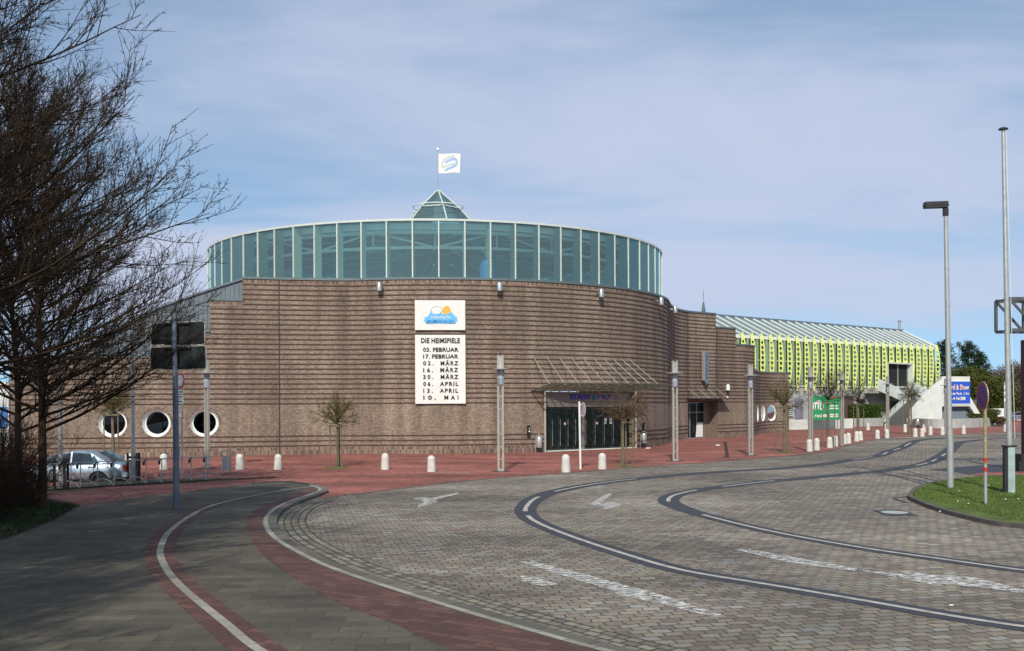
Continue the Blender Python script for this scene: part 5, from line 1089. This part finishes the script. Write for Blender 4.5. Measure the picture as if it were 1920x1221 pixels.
def bigtree(name, seed, loc, H_, spread, label, nl=46, zlo=1.4, tr=.12, dens=1.0, el0=.28, grp=None, lean=None):
    o = thing(name, label, 'tree', loc, 0, grp); b = Br(seed); r = b.r
    tp = b.rod((0, 0, -.1), (.02, .0, 1), H_*.9, tr, .02, 14, (0, 0, .02), .05); trunk = b.seg; b.seg = []
    up = Vector((0, 0, .10))
    for i in range(nl):
        f = (i+r.random())/nl; z = zlo+(H_*.86-zlo)*f; k = min(13, z/(H_*.9)*14); j = int(k); p = tp[j][0].lerp(tp[min(14, j+1)][0], k-j)
        az = i*2.399+r.uniform(-.3, .3); el = el0+.75*f+r.uniform(-.12, .15); dd = Vector((math.cos(az)*math.cos(el), math.sin(az)*math.cos(el), math.sin(el)))
        if lean is not None: dd = (dd+lean).normalized()
        Ll = spread*(1.05-.6*f)*r.uniform(.75, 1.15); r0 = .045*(1-.55*f)+.008
        lp = b.rod(p, dd, Ll, r0, .006, 9, up*(.75 if el < .8 else .5), .09)
        for m_ in range(int(15*dens)):
            t = .14+.84*(m_+r.random())/(15*dens); kk = t*9; jj = min(8, int(kk)); q = lp[jj][0].lerp(lp[jj+1][0], kk-jj); hd = lp[jj][1]
            sl_ = Ll*r.uniform(.2, .42)*(1.15-.6*t); sp = b.rod(q, b.side(hd, r.uniform(.4, .85), Vector((0, 0, .22))), sl_, r0*.38*(1-t)+.007, .0035, 5, up*2.2, .13)
            for n_ in range(int(8*dens)):
                t2 = .12+.86*(n_+r.random())/(8*dens); k2 = t2*5; j2 = min(4, int(k2)); q2 = sp[j2][0].lerp(sp[j2+1][0], k2-j2)
                tw = b.rod(q2, b.side(sp[j2][1], r.uniform(.45, .95), Vector((0, 0, .2))), r.uniform(.14, .6), .0055, .0028, 2, up*2, .25)
                for a_ in range(3):
                    q3 = tw[r.choice((1, 1, 2))][0].lerp(tw[0][0], r.random()*.4); d3 = b.side(tw[1][1], r.uniform(.5, 1.1)); b.seg.append((tuple(q3), tuple(q3+d3*r.uniform(.04, .1)), .0042, .0035))
    cr = tubes('crown', b.seg, M['bark'], o, 3); tubes('trunk', trunk, M['bark'], o, 9); return o
big1 = bigtree('bare_tree', 11, G(79, 960), 11.8, 5.6, 'dark bare tree with its trunk beside the red paving at left', nl=60, zlo=2.2, tr=.12, dens=1.2, lean=Vector((.3, -.05, -.02)))
big2 = bigtree('bare_tree', 23, (-9.5, 14.6, 0), 12.8, 5.2, 'large dark bare tree whose crown fills the upper left corner', nl=62, zlo=3.3, tr=.13, dens=1.15, el0=.2, lean=Vector((.35, .1, 0)))
for base, loc, rz, sc, lb in [(big1, G(34, 945)+Vector((-.6, 1.2, 0)), .5, .95, 'dark bare tree just left of and behind the one beside the red paving'), (big1, Vector((-14.5, 20.5, 0)), -.4, 1.05, 'dark bare tree at the left edge, hidden by the brush at its foot'),
    (big2, Vector((-11.3, 16.4, 0)), .35, .95, 'bare tree behind the one filling the upper left corner'), (big2, Vector((-12.4, 10.5, 0)), 2.9, .95, 'bare tree left of the camera, behind the nearer two'), (big1, Vector((-11.5, 4.5, 0)), 4.1, 1.05, 'bare tree far left of the camera'), (big2, Vector((-9.8, 8, 0)), .6, .9, 'bare tree of the row just left of the camera'), (big2, Vector((-8.5, 1.5, 0)), 1.9, .85, 'nearest bare tree of the row beside the camera')]:
    dup(base, loc, rz, lb, sc)
# thicket at the lower left
def thicket(seed, loc, n, h, spread, label, mat, name='bare_shrub'):
    o = thing(name, label, 'shrub', loc); b = Br(seed); r = b.r
    for i in range(n):
        az = r.uniform(0, 6.28); el = r.uniform(.5, 1.45); rr = r.uniform(0, spread*.3); dd = Vector((math.cos(az)*math.cos(el), math.sin(az)*math.cos(el), math.sin(el)))
        s_ = b.rod((rr*math.cos(az), rr*math.sin(az), -.05), dd, h*r.uniform(.6, 1.1), .014, .004, 6, (0, 0, .12), .2)
        for m_ in range(12):
            k_ = r.uniform(.8, 5.9); j = int(k_); t_ = b.rod(s_[j][0].lerp(s_[j+1][0], k_-j), b.side(s_[j][1], r.uniform(.4, 1.0)), r.uniform(.25, .8), .006, .003, 3, (0, 0, .3), .3)
            for a_ in range(3): q = t_[r.choice((1, 2, 3))][0]; b.seg.append((tuple(q), tuple(q+b.side(t_[1][1], .8)*r.uniform(.08, .22)), .0042, .003))
    tubes('stems', b.seg, mat, o, 3); return o
for i, (x, y, h, lb) in enumerate([(-40, 985, 2.7, 'dense bare shrub at the left picture edge, nearest the camera'), (2, 960, 2.0, 'dense bare shrub left of the tree trunk'), (-25, 945, 3.0, 'dense tall bare shrub behind the nearest shrub at the left edge'), (58, 950, .8, 'low bare shrub at the foot of the tree trunk')]):
    thicket(40+i, G(x, y), 90 if i < 3 else 26, h, 1.0, lb, M['bark'])
# small pollarded trees and their stakes
M['barkbrown'] = pm('brown_twig', (.13, .085, .05), .95, var=.35, scale=6, bump=.3, spec=.1)
def pollard(seed, loc, label, h=2.15, rc=.9, mat='barkg', tr=.055, dens=1.0):
    o = thing('pollarded_tree', label, 'tree', loc, 0, 'small staked plaza trees'); b = Br(seed); r = b.r
    tp = b.rod((0, 0, -.05), (0, 0, 1), h, tr, tr*.75, 6, (0, 0, .05), .03); trunk = b.seg; b.seg = []
    for i in range(int(26*dens)):
        az = i*2.399; el = r.uniform(-.15, 1.35); dd = Vector((math.cos(az)*math.cos(el), math.sin(az)*math.cos(el), math.sin(el)))
        s_ = b.rod((0, 0, h*r.uniform(.93, 1.02)), dd, rc*r.uniform(.7, 1.15), .02, .006, 5, (0, 0, .35), .3)
        for m_ in range(13):
            k_ = r.uniform(1.2, 4.95); j = int(k_); t_ = b.rod(s_[j][0].lerp(s_[j+1][0], k_-j), b.side(s_[j][1], r.uniform(.4, 1.2)), r.uniform(.15, .5), .0085, .005, 3, (0, 0, .4), .4)
            for a_ in range(3): q = t_[r.choice((1, 2, 3))][0]; b.seg.append((tuple(q), tuple(q+b.side(t_[1][1], .9)*r.uniform(.06, .18)), .006, .005))
    tubes('crown', b.seg, M[mat], o, 3); tubes('trunk', trunk, M['barkgrey'], o, 9); return o
def stakes(loc, label, h=2.0, rad=.3, n=3, rz=0):
    o = thing('tree_stake_frame', label, 'tree stake', loc, rz, 'wooden stake frames round the plaza trees')
    P_ = [(rad*math.cos(R(200+360*i/n)), rad*math.sin(R(200+360*i/n))) for i in range(n)]
    for x, y in P_: mb = MB(); mb.tube([(x*1.08, y*1.08, -.05), (x, y, h)], .032, 8); mb.build('stake', M['wood'], o)
    for i in range(n): a, b = Vector((*P_[i], h-.08)), Vector((*P_[(i+1) % n], h-.08)); mb = MB(); mb.bar(a+(a-b)*.12, b+(b-a)*.12, .05, .08); mb.build('crossbar', M['wood'], o)
    mb = MB(); mb.lathe([(.52, .004), (.5, .02), (.02, .05)], 18); mb.build('tree_pit_soil', M['grass'], o)
for i, (x, y, h, rc, mt, lb, lt) in enumerate([(632, 877, 2.1, 1.12, 'barkg', 'small pollarded tree before the brick wall, left of the banners', 'stake frame of the tree left of the banners'),
  (1174, 875, 2.2, 1.5, 'barkbrown', 'small pollarded tree in front of the main doors', 'stake frame of the tree in front of the main doors'),
  (1470, 849, 2.75, 1.5, 'barkg', 'pollarded tree at the right end of the brick wall', 'stake frame of the tree at the right end of the brick wall'),
  (1553, 838, 3.0, 1.9, 'bark', 'bare staked tree before the green poster board', 'stake frame of the tree before the green poster board'),
  (1609, 824, 2.9, 1.8, 'bark', 'bare staked tree before the hedge', 'stake frame of the tree before the hedge'),
  (1704, 815, 3.2, 1.5, 'barkg', 'thin bare tree in front of the concrete stairs', 'stake frame of the tree in front of the stairs'),
  (213, 868, 2.6, 1.1, 'barkg', 'small staked tree before the leftmost round window', 'stake frame of the tree before the leftmost round window')]):
    p = G(x, y); k = 1
    pollard(60+i, p, lb, h, rc, mt, .05 if i < 2 else .09); stakes(p, lt, h-.15, .3 if i < 2 else .42, rz=i*.7)
# leafy things: many small leaf faces over a volume
def leaves(name, n, fn, size, mat, parent, sd=1):
    r = np.random.default_rng(sd); P_ = np.array([fn(r) for _ in range(n)]); a = r.normal(size=(n, 3)); a /= np.linalg.norm(a, axis=1, keepdims=True); b = np.cross(a, r.normal(size=(n, 3))); b /= np.linalg.norm(b, axis=1, keepdims=True)
    sz = size*r.uniform(.6, 1.4, (n, 1)); v = np.stack([P_-a*sz, P_+b*sz*.5, P_+a*sz, P_-b*sz*.5], 1).reshape(-1, 3)
    me = bpy.data.meshes.new(name); me.vertices.add(n*4); me.vertices.foreach_set('co', v.reshape(-1)); me.loops.add(n*4); me.loops.foreach_set('vertex_index', np.arange(n*4)); me.polygons.add(n); me.polygons.foreach_set('loop_start', np.arange(n)*4); me.update(calc_edges=True); me.validate()
    me.materials.append(mat); o = bpy.data.objects.new(name, me); COL.objects.link(o); o.parent = parent; return o
def pine(seed, loc, h, w, label, mat='leafdark', name='pine_tree'):
    o = thing(name, label, 'tree', loc); r = random.Random(seed); mb = MB(); mb.tube([(0, 0, 0), (.1, 0, h*.5), (0, 0, h*.97)], [.28, .2, .04], 8); cl = []
    for i in range(46):
        f = (i+.5)/46; z = h*(.12+.86*f); ww = w*(1-.72*f)*(.7+.3*math.sin(i*2.1)); az = i*2.4; q = (math.cos(az)*ww, math.sin(az)*ww, z+ww*.25); mb.tube([(0, 0, z-.2), q], [.06, .02], 5)
        for t in (.4, .7, 1): cl.append((q[0]*t, q[1]*t, z+(q[2]-z)*t, .35+.28*w*(1-f)*.45))
        cl.append((q[0], q[1], q[2]+.35, .4))
    mb.build('trunk', M['barkgrey'], o)
    def fn(g_):
        c = cl[g_.integers(len(cl))]; v = g_.normal(size=3); return [c[0]+v[0]*c[3]*.7, c[1]+v[1]*c[3]*.7, c[2]+v[2]*c[3]*.45]
    leaves('crown', 9000, fn, .13, M[mat], o, seed); return o
def rp_(px, Y, z=0): q = at(px, 758, Y); return (q.x, Y, z)
zz_ = lambda py, Y: at(1800, py, Y).z
pine(1, rp_(1815, 165), zz_(643, 165), 4.6, 'tallest dark pine behind the blue billboard'); pine(2, rp_(1772, 172), zz_(640, 172), 3.4, 'dark pine between the fin hall and the lamp post'); pine(3, rp_(1836, 175), zz_(662, 175), 3.6, 'shorter dark pine at the right of the pine group')
def bush(loc, rx, ry, h, label, mat, n=5000, size=.1, name='bush', sd=1, cat='bush', flowers=0, box=False):
    o = thing(name, label, cat, loc); lob = [(random.Random(sd*9+i).uniform(-.75, .75)*rx, random.Random(sd*7+i).uniform(-.7, .7)*ry, random.Random(sd*5+i).uniform(.35, .8)*h, random.Random(sd*3+i).uniform(.3, .5)) for i in range(12)]
    def fn(g_):
        if box: return [g_.uniform(-rx, rx), g_.uniform(-ry, ry), h*g_.uniform(0, 1)**.7]
        c = lob[g_.integers(12)]; v = g_.normal(size=3); v /= np.linalg.norm(v); v *= g_.uniform(.55, 1.05); return [c[0]+v[0]*c[3]*min(rx, h), c[1]+v[1]*c[3]*min(ry, h), max(.02, c[2]+v[2]*c[3]*h*.6)]
    leaves('foliage', n, fn, size, M[mat], o, sd)
    if flowers: leaves('blossom', flowers, fn, size*.8, M['blossom'], o, sd+50)
    mb = MB(); [mb.tube([(l[0]*.3, l[1]*.3, 0), (l[0]*.8, l[1]*.8, l[2])], [.05, .02], 5) for l in lob]; mb.build('stem', M['barkgrey'], o); return o
bush(rp_(1800, 150), 7, 3, zz_(690, 150), 'broad olive green tree mass behind the blue billboard', 'leafolive', 22000, .17, 'broad_tree', 3, 'tree')
bush(rp_(1858, 148), 6, 3, zz_(706, 148), 'olive shrubby tree right of the blue billboard', 'leafolive', 16000, .16, 'broad_tree', 4, 'tree')
bush(rp_(1772, 140), 2.5, 2, zz_(712, 140), 'dark reddish tree beside the last yellow fin', 'leafbrown', 7000, .14, 'broad_tree', 5, 'tree')
for i, (px, Y, ty, lb) in enumerate([(1862, 185, 680, 'bare brown tree behind the olive trees at right'), (1893, 190, 690, 'bare brown tree behind the tall mast'), (1925, 185, 672, 'bare brown tree at the right edge of the picture')]):
    q = rp_(px, Y); hh = at(px, ty, Y).z; bush(q, 4.2, 3, hh, lb, 'leafbrown', 7000, .13, 'bare_tree', 20+i, 'tree')
bush(rp_(1895, 150), 5, 2, zz_(735, 150), 'low olive hedge behind the market stalls', 'leafolive', 9000, .14, 'hedge', 31, 'hedge')
q = G(1628, 799.5)+Vector((.5, 3.6, 0)); bush((q.x, q.y, 0), 2.1, 2, at(1628, 758, q.y).z, 'clipped green hedge block left of the concrete stairs', 'leafhedge', 16000, .085, 'hedge', 33, 'hedge', box=True)
for i, (px, ty, rx, lb, mt, fl_) in enumerate([(1745, 764, 2.0, 'brown and green bush with yellow blossom right of the stairs', 'leafbrown', 300), (1778, 775, 1.4, 'reddish brown bush under the blue billboard', 'leafbrown', 0), (1822, 774, 1.9, 'olive bush with yellow blossom behind the curved wall', 'leafolive', 300), (1852, 764, 1.3, 'green shrub behind the no-stopping sign pole', 'leafolive', 40), (1874, 779, 1.1, 'low brown bush at the right end of the flower bed', 'leafbrown', 20)]):
    Y = 113.5; q = rp_(px, Y, .3); bush(q, rx, .9, at(px, ty, Y).z-.3, lb, mt, 5000, .075, 'flower_bush', 70+i, flowers=fl_)
mb = MB(); mb.prism([rp_(1714, 113), rp_(1884, 116), rp_(1884, 124), rp_(1760, 124)], (0, 0, .75)); tag(mb.build('flower_bed', M['soil']), kind='structure')
# background right: stalls, white container, railings, far trees
def stall(px0, px1, Y, ty, cols, label):
    q = rp_((px0+px1)/2, Y); w = (px1-px0)/1867*Y; o = thing('market_stall', label, 'stall', q); h = at(px0, ty, Y).z
    mb = MB(); [mb.box((x-.05, y-.05, 0), (x+.05, y+.05, h-.4)) for x in (-w/2, w/2) for y in (-1, 1)]; mb.build('frame', M['steel'], o)
    mb = MB(); mb.prism([(-w/2-.2, -1.3, h-.7), (-w/2-.2, 1.3, h-.7), (-w/2-.2, 0, h)], (w+.4, 0, 0)); mb.build('awning', M[cols[0]], o)
    mb = MB(); mb.box((-w/2, -1.1, 0), (w/2, -.9, 1.0)); mb.build('counter', M[cols[1]], o)
    mb = MB(); [mb.box((-w/2+w*i/6, -1.12, 1.0+.1*(i % 2)), (-w/2+w*i/6+w/9, -1.0, 1.5)) for i in range(6)]; mb.build('goods', M[cols[2]], o)
stall(1864, 1878, 150, 750, ('fadeblue', 'cream', 'red'), 'market stall with a pale blue awning beyond the flower bed'); stall(1881, 1897, 152, 752, ('deepblue', 'banner', 'orange'), 'market stall with a deep blue awning left of the mast'); stall(1901, 1925, 150, 751, ('signblue', 'cream', 'cream'), 'market stall with a dark blue awning at the right picture edge')
q = rp_(1872, 125); o = thing('white_container', 'low white container at the end of the flower bed', 'container', q); hh = at(1872, 766, 125).z; mb = MB(); mb.box((-.75, -.5, 0), (.75, .8, hh)); mb.build('body', M['banner'], o); mb = MB(); [mb.box((x, -.53, .3), (x+.05, -.501, hh-.15)) for x in (-.3, .1, .4)]; mb.build('rib', M['fadegrey'], o)
q = rp_(1907, 128); o = thing('railing', 'grey metal railing beyond the last bollards', 'railing', q); mb = MB(); [mb.tube([(-1.6, 0, z), (2.4, 0, z)], .04, 6) for z in (.5, 1.0)]; [mb.tube([(x, 0, 0), (x, 0, 1)], .035, 6) for x in np.arange(-1.6, 2.5, .8)]; mb.build('rail', M['steel'], o)
q = rp_(1909, 138); o = thing('distant_car', 'small dark car parked far off at the right edge', 'car', q); mb = MB(); mb.prism([(-2.1, -.8, .35), (-2.1, -.8, .8), (-1.2, -.8, .92), (-.7, -.8, 1.38), (.9, -.8, 1.4), (1.5, -.8, .95), (2.1, -.8, .85), (2.1, -.8, .35)], (0, 1.6, 0)); mb.build('body', M['bluesteel'], o); mb = MB(); mb.prism([(-1.05, -.81, .95), (-.62, -.81, 1.3), (.85, -.81, 1.32), (1.3, -.81, .97)], (0, .01, 0)); mb.build('window', M['black'], o)
for x in (-1.3, 1.3): mb = MB(); mb.prism([(x+.3*math.cos(t*.4), -.83, .31+.3*math.sin(t*.4)) for t in range(7)], (0, .2, 0)); mb.build('wheel', M['tyre'], o)
q = rp_(1884, 118); o = thing('notice_post', 'slim post with small stickers beside the tall mast', 'post', q); mb = MB(); mb.tube([(0, 0, 0), (0, 0, at(1884, 716, 118).z)], .1, 8); mb.build('pole', M['steel'], o); mb = MB(); [mb.box((-.14, -.13, z), (.14, -.1, z+.4)) for z in (2.8, 3.6, 4.3)]; mb.build('sticker', M['banner'], o)
# church spire far behind
q = rp_(1320, 420); o = thing('church_spire', 'distant grey church spire rising above the brick hall roof', 'church spire', q); zt = at(1320, 566, 420).z; zb = at(1320, 600, 420).z
mb = MB(); mb.lathe([(1.9, 0), (1.9, zb-3), (1.5, zb), (.25, zt)], 8); mb.build('spire', M['slate'], o); mb = MB(); mb.tube([(0, 0, zt-.5), (0, 0, at(1320, 544, 420).z)], .12, 5); [mb.lathe([(.1, zt+a_), (.4, zt+a_+.25), (.1, zt+a_+.5)], 8) for a_ in (1.5, 3.0)]; mb.build('finial', M['silver'], o)
# far tree belt on the horizon
def belt(name, pts, hgt, n, mat, label, sd):
    o = thing(name, label, 'woodland', (0, 0, 0)); 
    L_ = [Vector(p) for p in pts]
    def fn(g_):
        i = g_.integers(len(L_)-1); f = g_.random(); p = L_[i].lerp(L_[i+1], f); hh = hgt*(.65+.35*math.sin(p.x*.11+sd)+.2*math.sin(p.x*.37)); return [p.x, p.y+g_.normal()*4, hh*g_.random()**.7]
    ob = leaves('far_woodland', n, fn, 1.1, M[mat], None, sd); bpy.data.objects.remove(o); tag(ob, kind='stuff'); ob['label'] = label
belt('far_woodland', [(-420, 300, 0), (-120, 260, 0), (60, 300, 0), (160, 230, 0), (420, 260, 0)], 7.5, 26000, 'leafbrown', 'distant brown tree belt along the horizon', 4)
# left background building
q = rp_(-10, 70); o = thing('coloured_kiosk', 'pale kiosk with a blue panel half hidden by shrubs at the left edge', 'kiosk', q); mb = MB(); mb.box((-2.4, 0, 0), (1.0, 3, at(0, 722, 70).z)); mb.build('body', M['fadegrey'], o); mb = MB(); mb.box((-2.0, -.05, 1.3), (.9, -.01, 2.8)); mb.build('blue_panel', M['deepblue'], o); mb = MB(); mb.box((-2.6, -.4, at(0, 722, 70).z), (1.2, 3.2, at(0, 718, 70).z)); mb.build('roof', M['cream'], o)
# ================================================================== GRASS BLADES, LITTER
def blades(name, n, fn, h, mat, sd):
    r = np.random.default_rng(sd); P_ = np.array([fn(r) for _ in range(n)]); a = r.uniform(0, 6.28, n); w = .012; hh = h*r.uniform(.5, 1.3, n); ln = r.normal(size=(n, 2))*.35
    d_ = np.stack([np.cos(a)*w, np.sin(a)*w, np.zeros(n)], 1); tip = P_+np.stack([ln[:, 0]*hh, ln[:, 1]*hh, hh], 1); v = np.stack([P_-d_, P_+d_, tip], 1).reshape(-1, 3)
    me = bpy.data.meshes.new(name); me.vertices.add(n*3); me.vertices.foreach_set('co', v.reshape(-1)); me.loops.add(n*3); me.loops.foreach_set('vertex_index', np.arange(n*3)); me.polygons.add(n); me.polygons.foreach_set('loop_start', np.arange(n)*3); me.update(calc_edges=True); me.validate(); me.materials.append(mat)
    return tag(bpy.data.objects.new(name, me), kind='stuff')
from mathutils.geometry import intersect_point_tri_2d
def inpoly(x, y, P_):
    c = False; j = len(P_)-1
    for i in range(len(P_)):
        xi, yi = P_[i][0], P_[i][1]; xj, yj = P_[j][0], P_[j][1]
        if ((yi > y) != (yj > y)) and (x < (xj-xi)*(y-yi)/(yj-yi)+xi): c = not c
        j = i
    return c
ISP = [tuple(p[:2]) for p in IS]+[(26, 40), (30, 20)]
def fisl(g_):
    while True:
        x, y = g_.uniform(11.5, 20), g_.uniform(21.5, 37)
        if inpoly(x, y, ISP): return [x, y, .1]
COL.objects.link(blades('grass_blades', 45000, fisl, .05, pm('grass_blade', (.1, .145, .035), .9, var=.35, scale=1.2, spec=.2), 3))
VP_ = [tuple(p[:2]) for p in verge]+[(-12, 6), (-20, 6), (-20, 31), (-13, 28)]
def fver(g_):
    while True:
        x, y = g_.uniform(-19, -8.5), g_.uniform(13, 29)
        if inpoly(x, y, VP_): return [x, y, .09]
COL.objects.link(blades('verge_grass', 30000, fver, .09, pm('shaded_verge_blade', (.025, .05, .012), .9, var=.4, scale=1, spec=.2), 4))  # blade colour darkened for the shade under the trees
def fgs(g_):
    t = g_.random(); p = G(85+435*t, 922-26*t**.8); return [p.x+g_.normal()*.1, p.y+g_.normal()*.12, .0]
COL.objects.link(blades('rack_grass', 4000, fgs, .06, M['soil'], 6))
for i, (x, y, lb) in enumerate([(1425, 946, 'daisy'), ]): pass
g = MB()
rr = random.Random(3)
for i in range(7):
    p = G(rr.uniform(1760, 1910), rr.uniform(905, 968), .15); g.box((p.x-.018, p.y-.018, .13), (p.x+.018, p.y+.018, .15))
tag(g.build('daisies', M['banner']), kind='stuff')
for x, y, lb in [(1215, 841.5, 'white scrap of litter by the bin right of the doors'), (1346, 836, 'white scrap of litter on the red paving before the side entrance'), (1783, 1137, 'small white scrap of litter on the cobbles at right')]:
    p = G(x, y); k = p.y/60; mb = MB(); mb.prism([(p.x-.14*k, p.y-.05*k, .012), (p.x+.1*k, p.y-.08*k, .012), (p.x+.15*k, p.y+.06*k, .012), (p.x-.05*k, p.y+.09*k, .012)], (.02*k, 0, .06*k)); tag(mb.build('litter_scrap', M['litter']), lb, 'litter')
mb = MB(); p = G(1677, 961); mb.prism([G(*q, .004) for q in [(1637, 957), (1690, 956.5), (1720, 966.5), (1660, 967)]], (0, 0, .008)); mh = mb.build('manhole_cover', M['dark']); tag(mh, 'manhole cover with a pale round lid in a dark square frame on the cobbles', 'manhole cover')
mb = MB(); c = G(1677, 961.7); mb.lathe([(.33, .013), (.33, .018)], 24, (c.x, c.y, 0)); mb.build('round_lid', M['concrete'], mh)
